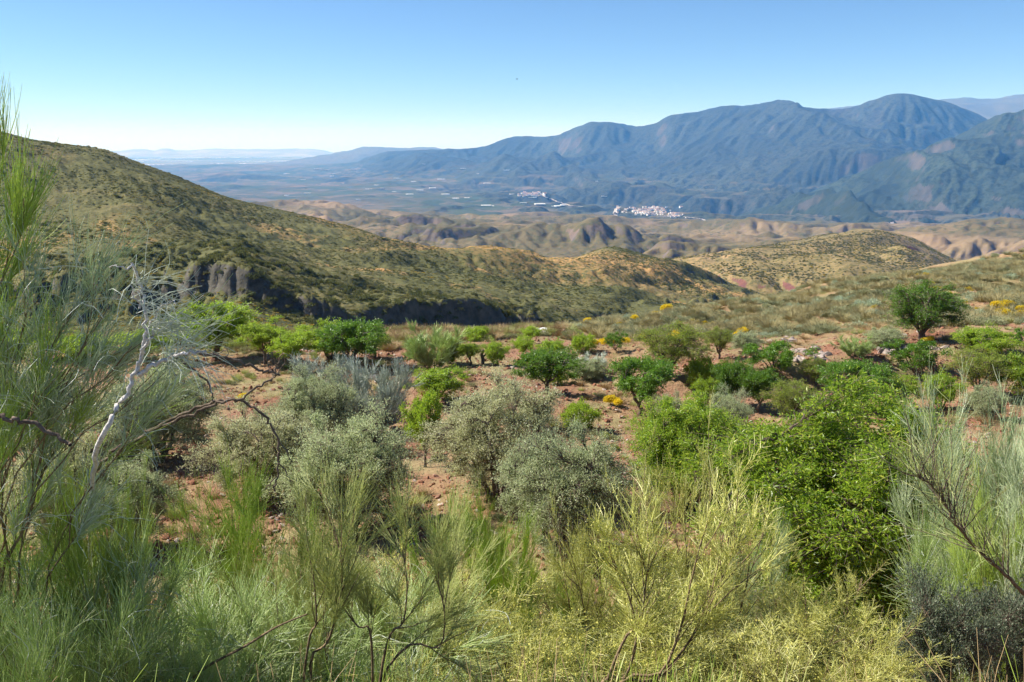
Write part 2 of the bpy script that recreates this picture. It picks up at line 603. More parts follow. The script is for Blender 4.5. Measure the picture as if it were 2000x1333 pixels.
m_bad = terrain_mat('badlands_soil', ((0.105, 0.092, 0.045), (0.145, 0.112, 0.058)), (0.23, 0.165, 0.095), (0.08, 0.08, 0.04),
                    ((0.17, 0.125, 0.10), (0.09, 0.08, 0.07)), 0.0025, 0.06, slope=(0.88, 0.76), speck_t=(0.48, 0.64), bdist=3.0, extra=bad_extra)
BAD = Sheet('badlands', [
    line_py([(200, 560, 1250), (2600, 560, 1250)]),
    line_py([(200, 505, 1600), (1100, 512, 1600), (2600, 510, 1600)]),
    line_py([(200, 450, 2100), (700, 452, 2100), (900, 470, 2100), (1200, 478, 2000), (2600, 480, 2000)]),
    line_py([(200, 425, 2700), (700, 432, 2700), (1200, 450, 2700), (1900, 462, 2600), (2600, 462, 2600)]),
    line_py([(200, 408, 3300), (620, 408, 3300), (760, 432, 3300), (1000, 438, 3300), (1300, 448, 3300), (1500, 450, 3300), (2000, 462, 3200), (2600, 470, 3200)]),
    line_py([(200, 420, 4300), (900, 424, 4300), (1400, 440, 4300), (2600, 480, 4300)]),
    line_py([(200, 460, 5200), (2600, 520, 5200)]),
], -0.55, 0.95, 620, 1250, 4800, 380, m_bad, dz_bad, ero=(5, 12000, 40, 6))

# ---- valley and mountains
def dz_mtn(X, Y, Z, V, T):
    k = 1 - 0.82 * np.exp(-((V - 5) / 0.32) ** 2)
    up = sstep(1.6, 2.8, V)
    a = X * 0.80 + Y * 0.60
    b = -X * 0.60 + Y * 0.80
    w = fbm(X / 2600, Y / 2600, 3, 14) * 700
    n = (ridged((a + w) / 2100, (b + w * .5) / 4200, 5, 91, 0.50) - 1.25) * 240 * (0.25 + 0.75 * sstep(-0.16, 0.08, T))
    n += (ridged((a + w * .5) / 520, (b + w) / 900, 4, 97, 0.5) - 1.0) * 42 * (0.4 + 0.6 * sstep(-0.16, 0.08, T))
    low = (billow((X + w) / 520, Y / 520, 4, 88) - 0.25) * 60 * sstep(0.2, 1.2, V) * (1 - 0.6 * up)
    fl = sstep(-0.1, 0.08, T)
    return Z + n * k * up + low * (0.45 + 0.55 * fl)


def mtn_mat(name, dark, fields=False):
    def ex(nt, P, c):
        if fields:
            # farmland on the flat valley floor: small plots, groves, pale dry fields
            v = nd(nt, 'ShaderNodeTexVoronoi', {'Vector': P, 'Scale': 0.0055, 'Randomness': 0.9}, distance='MANHATTAN')
            vv = nd(nt, 'ShaderNodeSeparateXYZ', {0: v.outputs['Color']}).outputs[0]
            plot = ramp(nt, vv, [(0.0, (0.035, 0.055, 0.025)), (0.35, (0.05, 0.075, 0.03)), (0.55, (0.10, 0.09, 0.055)), (0.8, (0.17, 0.13, 0.09)), (1.0, (0.24, 0.19, 0.14))], 'CONSTANT')
            brd = ramp(nt, noise_n(nt, P, 0.0009, 4, 0.6), [(0.40, (0.05, 0.065, 0.035)), (0.60, (0.15, 0.11, 0.08))])
            plot = mixc(nt, 0.5, plot, brd)
            flat = slope_fac(nt, 0.999, 0.95)
            sz = nd(nt, 'ShaderNodeSeparateXYZ', {0: P}).outputs[2]
            lowz = nd(nt, 'ShaderNodeMapRange', {'Value': sz, 'From Min': -270.0, 'From Max': -350.0}).outputs[0]
            c = mixc(nt, mth(nt, 'MULTIPLY', lowz, flat), c, plot)
        n = noise_n(nt, P, 0.0007, 4, 0.6, 0.8)
        return c if fields else mixc(nt, ramp(nt, n, [(0.45, 0.0), (0.62, 1.0)]), c, tuple(0.8 * v for v in dark))
    return terrain_mat(name, (dark, tuple(1.7 * v for v in dark)), tuple(1.25 * v for v in (dark[0] * 1.25, dark[1], dark[2])), tuple(0.6 * v for v in dark),
                       ((0.10, 0.085, 0.07), (0.06, 0.055, 0.045)), 0.0016, 0.035, slope=(0.74, 0.52), patch_t=(0.56, 0.70), speck_t=(0.46, 0.58), bdist=6.0, extra=ex)


m_mtn = mtn_mat('mountain_scrub', (0.034, 0.040, 0.031), True)
MTN = Sheet('mountain_range', [
    line_z([(-1200, -420, 3800), (3200, -420, 3800)]),
    line_py([(-1200, 418, 4900), (600, 412, 5000), (1200, 428, 4700), (1500, 446, 4300), (2000, 448, 4200), (3200, 440, 4200)]),
    line_py([(-1200, 380, 7600), (600, 382, 7000), (1000, 392, 6300), (1250, 408, 5700), (1500, 415, 5200), (1700, 408, 5000), (2000, 400, 5000), (3200, 400, 5000)]),
    line_py([(-1200, 350, 11500), (600, 352, 10500), (800, 350, 9600), (1000, 358, 8200), (1200, 368, 7200), (1400, 360, 6600), (1600, 350, 6300), (1800, 340, 6200), (2000, 340, 6200), (3200, 330, 6200)]),
    line_py([(-1200, 330, 15500), (500, 328, 15000), (640, 322, 14500), (750, 314, 12000), (900, 312, 10500), (1050, 305, 9600), (1200, 290, 8800), (1400, 275, 8200), (1600, 272, 8000), (1800, 262, 7800), (2000, 290, 7700), (3200, 290, 7600)]),
    line_py([(-1200, 326, 16500), (560, 322, 16000), (690, 318, 14800), (725, 304, 14000), (760, 294, 13500), (840, 291, 13000), (930, 289, 12600), (965, 280, 12200), (1000, 270, 11800), (1080, 265, 11400), (1110, 254, 11000), (1160, 232, 10700), (1190, 230, 10700), (1240, 240, 10600),
             (1280, 232, 10500), (1312, 216, 10300), (1345, 213, 10200), (1420, 204, 10000), (1500, 203, 9900), (1640, 208, 9700), (1700, 192, 9500), (1750, 179, 9400), (1790, 183, 9400), (1860, 199, 9400),
             (1935, 236, 9400), (2100, 300, 9400), (3200, 330, 9400)]),
    line_py([(-1200, 335, 20000), (560, 332, 20000), (900, 320, 17000), (1200, 310, 13500), (2000, 330, 12000), (3200, 360, 12000)]),
], -0.75, 1.0, 760, 3800, 18000, 420, m_mtn, dz_mtn,
   ero=(4, 16000, 45, 5, lambda V: 1 - 0.7 * np.exp(-((V - 5) / 0.12) ** 2)))

def dz_pine(X, Y, Z, V, T):
    k = (1 - 0.8 * np.exp(-((V - 3) / 0.3) ** 2)) * sstep(0.1, 1, V)
    w = fbm(X / 1500, Y / 1500, 3, 24) * 450
    n = (ridged((X * .9 + Y * .4 + w) / 1000, (Y - X * .3 + w) / 2000, 5, 191, 0.5) - 1.2) * 150
    n += (ridged(X / 230, Y / 260, 3, 197, 0.5) - 1.0) * 16
    return Z + n * k


m_pine = mtn_mat('pine_slope', (0.030, 0.040, 0.026))
PINE = Sheet('wooded_mountain', [
    line_z([(1200, -460, 3900), (3600, -460, 3900)]),
    line_py([(1200, 520, 4100), (1420, 462, 4200), (1700, 450, 4200), (2000, 452, 4100), (3600, 450, 4000)]),
    line_py([(1200, 500, 5000), (1420, 440, 4900), (1550, 410, 4900), (1700, 385, 4900), (1850, 355, 4900), (2000, 335, 4900), (3600, 250, 4900)]),
    line_py([(1200, 480, 6200), (1400, 430, 6200), (1520, 400, 6200), (1620, 360, 6300), (1720, 320, 6400), (1820, 282, 6500), (1880, 258, 6550), (1940, 232, 6600), (2000, 213, 6700), (2200, 160, 6900), (3600, 120, 7000)]),
    line_py([(1200, 500, 7400), (1600, 440, 7400), (2000, 330, 8000), (3600, 300, 8000)]),
], 0.16, 1.1, 440, 3900, 7900, 260, m_pine, dz_pine, ero=(3, 9000, 40, 7, lambda V: 1 - 0.7 * np.exp(-((V - 3) / 0.12) ** 2)))

def dz_far(amp, wl, s):
    def f(X, Y, Z, V, T):
        return Z + (ridged(X / wl, Y / wl, 4, s) - 1.0) * amp * sstep(0, 0.5, V)
    return f


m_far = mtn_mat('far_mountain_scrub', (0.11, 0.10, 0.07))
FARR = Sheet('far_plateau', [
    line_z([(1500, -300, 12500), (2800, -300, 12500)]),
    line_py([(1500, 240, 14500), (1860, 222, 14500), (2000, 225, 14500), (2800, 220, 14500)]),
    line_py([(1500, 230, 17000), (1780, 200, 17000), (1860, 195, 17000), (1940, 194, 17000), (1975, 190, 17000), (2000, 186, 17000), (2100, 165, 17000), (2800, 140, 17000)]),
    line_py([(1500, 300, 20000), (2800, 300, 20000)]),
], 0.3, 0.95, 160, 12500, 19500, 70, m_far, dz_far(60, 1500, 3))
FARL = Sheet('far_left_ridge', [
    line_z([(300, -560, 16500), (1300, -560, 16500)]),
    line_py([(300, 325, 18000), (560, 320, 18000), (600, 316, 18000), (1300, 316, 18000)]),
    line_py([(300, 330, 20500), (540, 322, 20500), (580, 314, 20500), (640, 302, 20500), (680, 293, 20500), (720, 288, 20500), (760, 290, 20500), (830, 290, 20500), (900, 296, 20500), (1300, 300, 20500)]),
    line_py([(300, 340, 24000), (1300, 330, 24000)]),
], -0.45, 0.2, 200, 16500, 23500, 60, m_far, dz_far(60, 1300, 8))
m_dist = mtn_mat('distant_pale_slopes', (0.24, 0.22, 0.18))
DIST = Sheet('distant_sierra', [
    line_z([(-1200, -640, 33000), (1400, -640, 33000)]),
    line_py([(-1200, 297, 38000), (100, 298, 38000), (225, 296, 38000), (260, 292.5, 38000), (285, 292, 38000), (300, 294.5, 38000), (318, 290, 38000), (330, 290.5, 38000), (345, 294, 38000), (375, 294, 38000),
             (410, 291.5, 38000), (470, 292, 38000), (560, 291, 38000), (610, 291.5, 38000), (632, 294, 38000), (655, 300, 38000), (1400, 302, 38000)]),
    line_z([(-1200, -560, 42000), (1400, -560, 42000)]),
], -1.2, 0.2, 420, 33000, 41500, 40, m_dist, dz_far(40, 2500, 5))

m, nt = new_mat('plain_fields')
P = nd(nt, 'ShaderNodeTexCoord').outputs['Object']
n1 = noise_n(nt, P, 0.0006, 6, 0.65)
c = ramp(nt, n1, [(0.35, (0.08, 0.09, 0.05)), (0.55, (0.17, 0.15, 0.09)), (0.7, (0.28, 0.21, 0.13))])
out_surface(nt, c)
s = 62000
gx, gy = np.meshgrid(np.linspace(-s, s, 60), np.concatenate([np.linspace(3000, 30000, 30), np.linspace(32000, 60000, 30)]))
gz = -560 - (gx ** 2 + gy ** 2) / 12.74e6 + 60
gz = np.minimum(gz, -500 - gy * 0.0015)
gi = np.arange(3600).reshape(60, 60)
link('valley_plain', mesh_np('valley_plain', np.stack([gx, gy, gz], -1).reshape(-1, 3), np.stack([gi[:-1, :-1], gi[:-1, 1:], gi[1:, 1:], gi[1:, :-1]], -1).reshape(-1, 4), [m], smooth=True), kind='structure')
PLAIN_Z = lambda x, y: min(-560 - (x * x + y * y) / 12.74e6 + 60, -500 - y * 0.0015)

# ------------------------------------------------------------------ plant building
def unit(v):
    return v / (np.linalg.norm(v, axis=-1, keepdims=True) + 1e-9)


def rand_dirs(rng, n):
    return unit(rng.normal(size=(n, 3)))


def grow(rng, start, d, length, k=4, bend=(0, 0, 0), wig=0.15):
    """n curved stems of k points"""
    n = len(start)
    d = unit(d)
    P = np.empty((n, k, 3))
    P[:, 0] = start
    length = np.broadcast_to(length, (n,)).astype(float)
    step = (length / (k - 1))[:, None]
    bend = np.broadcast_to(np.asarray(bend, float), (n, 3))
    for i in range(1, k):
        P[:, i] = P[:, i - 1] + d * step
        d = unit(d + bend / (k - 1) + rng.normal(size=(n, 3)) * wig)
    return P


def bez(a, b, up, k=5, rng=None, wig=0.0):
    """curves from a to b, leaving a in direction up (vectors)"""
    t = np.linspace(0, 1, k)[None, :, None]
    c = a + up
    P = (1 - t) ** 2 * a[:, None] + 2 * t * (1 - t) * c[:, None] + t * t * b[:, None]
    if wig and rng is not None:
        L = np.linalg.norm(b - a, axis=1)[:, None, None]
        w = rng.normal(size=P.shape) * wig * L
        w[:, 0] = 0
        P = P + w
    return P


def tubes(P, r0, r1, sides=3, power=1.0):
    n, k, _ = P.shape
    T = unit(np.gradient(P, axis=1))
    ref = np.array([0.31, 0.52, 0.79]) + 0 * T
    N = unit(np.cross(T, ref))
    B = np.cross(T, N)
    r0 = np.broadcast_to(r0, (n,))[:, None]
    r1 = np.broadcast_to(r1, (n,))[:, None]
    t = (np.linspace(0, 1, k)[None, :]) ** power
    R = (r0 * (1 - t) + r1 * t)[..., None]
    ang = np.arange(sides) * 2 * np.pi / sides
    V = np.stack([P + R * (N * math.cos(a) + B * math.sin(a)) for a in ang], axis=2)      # n,k,s,3
    idx = np.arange(n * k * sides).reshape(n, k, sides)
    a = idx[:, :-1]
    b = idx[:, 1:]
    F_ = np.stack([a, np.roll(a, -1, axis=2), np.roll(b, -1, axis=2), b], -1).reshape(-1, 4)
    return V.reshape(-1, 3), F_


def leaves(rng, base, d, length, width, fold=0.35):
    n = len(base)
    d = unit(d)
    s = unit(np.cross(d, rng.normal(size=(n, 3))))
    u = np.cross(s, d)
    L = np.broadcast_to(length, (n,))[:, None] * rng.uniform(0.65, 1.25, (n, 1))
    W = np.broadcast_to(width, (n,))[:, None] * rng.uniform(0.75, 1.2, (n, 1)) * 0.5
    m = base + d * L * 0.45
    v = np.stack([base, m + s * W + u * W * fold, base + d * L - u * L * 0.10, m - s * W + u * W * fold], 1)
    i = np.arange(n * 4).reshape(n, 4)
    return v.reshape(-1, 3), np.concatenate([i[:, [0, 1, 2]], i[:, [0, 2, 3]]])


def join(parts):
    """parts: (V, F, material index)"""
    Vs, Fs, Ms = [], [], []
    off = 0
    for V, f, m in parts:
        Vs.append(V)
        Fs.append(f + off)
        Ms.append(np.full(len(f), m))
        off += len(V)
    # keep order: faces of the same width are fine mixed, mesh_np takes them in sequence
    return np.concatenate(Vs), Fs, np.concatenate(Ms)


def pick(rng, P, n, lo, hi):
    """n random points on curves P between fractions lo and hi, with tangents and curve index"""
    c = rng.integers(0, len(P), n)
    k = P.shape[1]
    t = rng.uniform(lo, hi, n) * (k - 1)
    i = np.minimum(t.astype(int), k - 2)
    f = (t - i)[:, None]
    a = P[c, i]
    b = P[c, i + 1]
    return a * (1 - f) + b * f, unit(b - a), c


def leaf_mat(name, ca, cb, trans=0.35, rough=0.5, spec=0.3, cc=None):
    m, nt = new_mat(name)
    g = nt.nodes.new('ShaderNodeNewGeometry')
    oi = nt.nodes.new('ShaderNodeObjectInfo')
    st = [(0.0, ca), (0.75, cb)]
    if cc:
        st.append((1.0, cc))
    col = ramp(nt, g.outputs['Random Per Island'], st)
    hs = nd(nt, 'ShaderNodeHueSaturation', {'Color': col, 'Value': mth(nt, 'ADD', 0.86, mth(nt, 'MULTIPLY', oi.outputs['Random'], 0.3))})
    hs.inputs['Hue'].default_value = 0.5
    p = nd(nt, 'ShaderNodeBsdfPrincipled', {'Base Color': hs.outputs[0], 'Roughness': rough, 'Specular IOR Level': spec})
    t = nd(nt, 'ShaderNodeBsdfTranslucent', {'Color': mixc(nt, 0.5, hs.outputs[0], tuple(min(1, v * 1.3) for v in cb))})
    mx = nd(nt, 'ShaderNodeMixShader', {0: trans, 1: p.outputs[0], 2: t.outputs[0]})
    nt.links.new(mx.outputs[0], nd(nt, 'ShaderNodeOutputMaterial').inputs[0])
    return m


def bark_mat(name, a, b, scale=30):
    m, nt = new_mat(name)
    P = nd(nt, 'ShaderNodeTexCoord').outputs['Object']
    n = noise_n(nt, P, scale, 4, 0.7)
    out_surface(nt, ramp(nt, n, [(0.35, a), (0.65, b)]), 0.9, n, 0.6, 0.02)
    return m


M_BARK = bark_mat('grey_brown_bark', (0.09, 0.065, 0.05), (0.20, 0.155, 0.12))
M_PALE = bark_mat('bleached_bark', (0.40, 0.37, 0.34), (0.74, 0.70, 0.66), 45)
M_STEM = bark_mat('broom_stem_bark', (0.13, 0.09, 0.055), (0.30, 0.22, 0.13), 40)
M_ALM = leaf_mat('almond_leaf', (0.13, 0.235, 0.018), (0.32, 0.46, 0.035), 0.55, 0.4, 0.5, (0.56, 0.55, 0.08))
M_ALMD = leaf_mat('dark_almond_leaf', (0.075, 0.165, 0.018), (0.15, 0.28, 0.024), 0.45, 0.42, 0.5)
M_ALML = leaf_mat('light_almond_leaf', (0.20, 0.31, 0.02), (0.34, 0.46, 0.04), 0.5, 0.45, 0.4)
M_FEA = leaf_mat('feathery_leaf', (0.17, 0.23, 0.03), (0.30, 0.37, 0.055), 0.45, 0.55, 0.3)
M_OLV = leaf_mat('silvery_leaf', (0.34, 0.365, 0.15), (0.60, 0.61, 0.33), 0.36, 0.5, 0.4, (0.85, 0.84, 0.62))
M_OLVG = leaf_mat('grey_green_leaf', (0.28, 0.34, 0.15), (0.49, 0.55, 0.29), 0.36, 0.5, 0.4, (0.70, 0.73, 0.48))
M_DKG = leaf_mat('dark_grey_leaf', (0.07, 0.10, 0.06), (0.16, 0.20, 0.12), 0.2, 0.5, 0.4, (0.32, 0.35, 0.25))
M_TW_BG = leaf_mat('blue_green_twig', (0.28, 0.38, 0.12), (0.49, 0.60, 0.23), 0.38, 0.5, 0.35, (0.74, 0.77, 0.50))
M_TW_G = leaf_mat('green_twig', (0.24, 0.34, 0.05), (0.43, 0.54, 0.10), 0.33, 0.5, 0.35)
M_TW_Y = leaf_mat('yellow_green_twig', (0.40, 0.43, 0.11), (0.64, 0.64, 0.22), 0.36, 0.5, 0.3, (0.82, 0.78, 0.44))
M_TW_S = leaf_mat('silver_twig', (0.34, 0.40, 0.29), (0.55, 0.60, 0.48), 0.12, 0.45, 0.4, (0.74, 0.76, 0.68))
M_TW_O = leaf_mat('olive_twig', (0.36, 0.40, 0.14), (0.54, 0.57, 0.23), 0.38, 0.5, 0.3)
M_TW_SG = leaf_mat('silver_green_twig', (0.32, 0.41, 0.19), (0.52, 0.60, 0.34), 0.28, 0.45, 0.4, (0.74, 0.77, 0.58))
M_STRAW = leaf_mat('dry_straw', (0.34, 0.23, 0.11), (0.52, 0.38, 0.20), 0.2, 0.6, 0.2)
M_FLO = leaf_mat('yellow_flower', (0.30, 0.27, 0.05), (0.62, 0.48, 0.04), 0.3, 0.6, 0.2)
M_FLOP = leaf_mat('pale_yellow_flower', (0.48, 0.45, 0.10), (0.62, 0.58, 0.16), 0.3, 0.6, 0.2)


def make_tree(seed, w, h, stem_h, clumps, per_clump, nleaf, llen, lwid, mats, trunk_r, limbs=5, clump_r=0.42, flat=1.0, up=0.35, multi=False, droop=0.0, name=('trunk', 'crown')):
    """trunk + limbs reaching every clump of the crown; leaves along the twigs of each clump"""
    rng = np.random.default_rng(seed)
    rz = (h - stem_h) / 2
    cz = stem_h + rz
    # clump centres spread over the crown's volume, mostly its shell
    d = rand_dirs(rng, clumps * 3)
    r = rng.uniform(0.25, 1.0, (clumps * 3, 1)) ** 0.5
    c = d * r
    keep = [0]
    for i in range(1, len(c)):
        if len(keep) >= clumps:
            break
        if np.min(np.linalg.norm(c[keep] - c[i], axis=1)) > 0.9 * (2.2 / clumps ** (1 / 3.)) * 0.5:
            keep.append(i)
    c = c[keep]
    sc = rng.uniform(0.55, 1.2, (len(c), 1))
    c = c * sc * np.array([w / 2 * 0.80, w / 2 * 0.80, rz * 0.82 * flat]) + np.array([0, 0, cz])
    # limbs
    nl = limbs
    a = np.linspace(0, 2 * np.pi, nl, endpoint=False) + rng.uniform(0, 1, nl)
    base = np.zeros((nl, 3))
    if not multi:
        base[:, 2] = stem_h * rng.uniform(0.7, 1.0, nl)
    else:
        base[:, :2] = np.stack([np.cos(a), np.sin(a)], 1) * trunk_r * 2.0
    tip = np.stack([np.cos(a) * w * 0.22, np.sin(a) * w * 0.22, cz + rz * rng.uniform(0.0, 0.4, nl)], 1)
    LP = bez(base, tip, np.stack([np.cos(a) * w * .1, np.sin(a) * w * .1, np.full(nl, rz * 0.5)], 1), 7, rng, 0.025)
    wood = []
    if not multi:
        tp = np.array([[[0, 0, -0.25], [0.03 * w * rng.normal(), 0.02 * w, stem_h * 0.45], [0, 0, stem_h * 1.02]]])
        V, f = tubes(tp, trunk_r * 1.25, trunk_r * 0.9, 8)
        wood.append((V, f, 0))
    V, f = tubes(LP, trunk_r * 0.7, trunk_r * 0.22, 6)
    wood.append((V, f, 0))
    lp = LP[:, 1:].reshape(-1, 3)
    nn = np.argmin(np.linalg.norm((c[:, None] - lp[None]) * np.array([1, 1, 1.3]) + np.array([0, 0, -0.15 * rz]), axis=2), axis=1)
    BP = bez(lp[nn], c, (c - lp[nn]) * 0.25 + np.array([0, 0, 0.12 * rz]), 6, rng, 0.03)
    V, f = tubes(BP, trunk_r * 0.26, trunk_r * 0.07, 5)
    wood.append((V, f, 0))
    # twigs
    n = len(c) * per_clump
    ci = np.repeat(np.arange(len(c)), per_clump)
    cr = clump_r * np.mean([w / 2, rz]) * rng.uniform(0.45, 1.3, len(c))
    tgt = c[ci] + rand_dirs(rng, n) * (rng.uniform(0.2, 1.0, (n, 1)) ** 0.6) * cr[ci][:, None] * np.array([1, 1, 0.85])
    tgt[:, 2] = np.maximum(tgt[:, 2], 0.04 * h)
    st = BP[ci, rng.integers(2, 6, n)]
    TP = bez(st, tgt, (tgt - st) * 0.3 + np.array([0, 0, up * 0.15]) * np.linalg.norm(tgt - st, axis=1)[:, None], 4, rng, 0.03)
    V, f = tubes(TP, trunk_r * 0.055 + 0.002, 0.0015, 3)
    crown = [(V, f, 1)]
    # leaves
    nL = int(nleaf)
    b, tan, _ = pick(rng, TP, nL, 0.35, 1.0)
    b = b + rng.normal(size=b.shape) * llen * 0.5
    dd = unit(tan * 0.7 + rand_dirs(rng, nL) * 0.95 + np.array([0, 0, up - droop]))
    V, f = leaves(rng, b, dd, llen, lwid)
    crown.append((V, f, 0))
    V, Fs, mi = join(wood)
    tm = mesh_np('trunk', V, Fs, [mats[1]], mi, smooth=True)
    V, Fs, mi = join(crown)
    cm = mesh_np('crown', V, Fs, [mats[0], mats[1]], mi)
    q = b
    wq = 2 * np.percentile(np.abs(q[:, :2] - np.median(q[:, :2], axis=0)), 97.5)
    return (('trunk', tm), ('crown', cm)), (wq, np.percentile(q[:, 2], 99))


def make_broom(seed, stems, twigs, tlen, mats, r_stem=0.014, sub=9, sub_len=0.35, tw_r=0.0013, spread=0.35, droop=0.0, curl=0.12, lo=0.35, flowers=0, fl_mat=None,
               fl_size=0.012, tight=0.3, white=0.0, tseg=5):
    """stems: (n,k,3) woody paths; rush-like twigs sweep forward from the side branches"""
    rng = np.random.default_rng(seed)
    wood = []
    V, f = tubes(stems, r_stem, r_stem * 0.25, 6)
    wood.append((V, f, 0))
    L = np.linalg.norm(stems[:, -1] - stems[:, 0], axis=1)
    n1 = len(stems) * sub
    b, tan, ci = pick(rng, stems, n1, lo * 0.8, 0.98)
    S1 = grow(rng, b, tan + rand_dirs(rng, n1) * spread + np.array([0, 0, 0.12]), L[ci] * sub_len * rng.uniform(0.5, 1.2, n1), 6, (0, 0, 0.15), 0.07)
    V, f = tubes(S1, r_stem * 0.36, r_stem * 0.14, 4)
    wood.append((V, f, 0))
    n2 = n1 * 4
    b, tan, ci2 = pick(rng, S1, n2, 0.15, 0.95)
    S2 = grow(rng, b, tan + rand_dirs(rng, n2) * spread * 0.9, L[ci[ci2]] * sub_len * 0.55 * rng.uniform(0.5, 1.2, n2), 5, (0, 0, 0.1 - droop * 0.3), 0.07)
    V, f = tubes(S2, r_stem * 0.15, max(r_stem * 0.07, tw_r), 3)
    tw = [(V, f, 0)]
    nt_ = int(twigs)
    b, tan, _ = pick(rng, S2, nt_, 0.05, 1.0)
    bend = rng.normal(size=(nt_, 3)) * curl + np.array([0, 0, 0.12 - droop])
    TP = grow(rng, b, tan + rand_dirs(rng, nt_) * tight, tlen * rng.uniform(0.45, 1.25, nt_), tseg, bend, 0.05)
    V, f = tubes(TP, tw_r, tw_r * 0.55, 3)
    tw.append((V, f, 0))
    if white:
        nw = int(nt_ * white)
        b, tan, _ = pick(rng, S2, nw, 0.2, 1.0)
        WP = grow(rng, b, tan + rand_dirs(rng, nw) * tight * 1.8, tlen * rng.uniform(0.6, 1.2, nw), 7, rng.normal(size=(nw, 3)) * 0.9 + np.array([0, 0, -0.4]), 0.16)
        V, f = tubes(WP, tw_r * 1.25, tw_r * 0.8, 3)
        tw.append((V, f, 1))
    V, Fs, mi = join(wood)
    out = [('stem', mesh_np('stem', V, Fs, [mats[1]], mi, smooth=True))]
    V, Fs, mi = join(tw)
    out.append(('twig', mesh_np('twig', V, Fs, [mats[0], M_TW_S], mi)))
    if flowers:
        b, tan, _ = pick(rng, TP, flowers, 0.1, 0.85)
        b = b + rng.normal(size=b.shape) * 0.006
        V, f = leaves(rng, b, rand_dirs(rng, flowers), fl_size, fl_size * 0.8, 0.6)
        out.append(('flower', mesh_np('flower', V, f, [fl_mat or M_FLO])))
    q = TP[:, 2]
    wq = 2 * np.percentile(np.abs(q[:, 0] - np.median(q[:, 0])), 96)
    return tuple(out), (wq, np.percentile(TP[:, -1, 2], 98.5))


def stem_fan(seed, n, h, spread, lean=(0, 0), k=8, wig=0.06, r=0.12):
    rng = np.random.default_rng(seed)
    a = rng.uniform(0, 2 * np.pi, n)
    s = np.sqrt(rng.uniform(0.02, 1, n)) * spread
    d = np.stack([np.cos(a) * s + lean[0], np.sin(a) * s + lean[1], np.ones(n)], 1)
    st = np.stack([np.cos(a) * r, np.sin(a) * r, np.full(n, -0.1)], 1)
    return grow(rng, st, d, h * rng.uniform(0.7, 1.08, n), k, (-lean[0] * .5, -lean[1] * .5, 0.25), wig)


# ------------------------------------------------------------------ placing things
def place(proto, name, loc, rz, sc, label, cat, group=None):
    """proto: tuple of (part name, mesh); a thing is an Empty at the base that parents its parts"""
    e = link(name, None, loc=loc, rot=(0, 0, rz), scale=sc, label=label, category=cat, group=group)
    e.empty_display_size = 0.3
    for pn, me in proto:
        link(pn, me, e)
    return e


def on_ground(px, py, Y=None):
    h = NEAR.hit(px, py, 3, 200)
    if Y is not None or h is None:
        t, _ = ray_of(px, py)
        Y = Y or 60
        return (t * Y, Y, float(NEAR.z(t * Y, Y)))
    return h


def fit(proto_dims, name, box, label, cat, group=None, rz=None, Y=None, kz=1.0):
    """stand a plant so that it fills the photo's box x0,x1,top,base"""
    proto, (w, h) = proto_dims
    x0, x1, yt, yb = box
    p = on_ground((x0 + x1) / 2, yb, Y)
    W = (x1 - x0) * p[1] / F
    # the crown's far side leans over the base, so the height comes from the ray over the plant's centre line
    t, s_top = ray_of((x0 + x1) / 2, yt)
    H = (s_top * (p[1] + W * 0.15) - p[2]) * kz
    H = max(H, 0.3)
    sx = W / w
    return place(proto, name, (p[0], p[1], p[2] - 0.02), random.uniform(0, 6.28) if rz is None else rz, (sx, sx, H / h), label, cat, group)


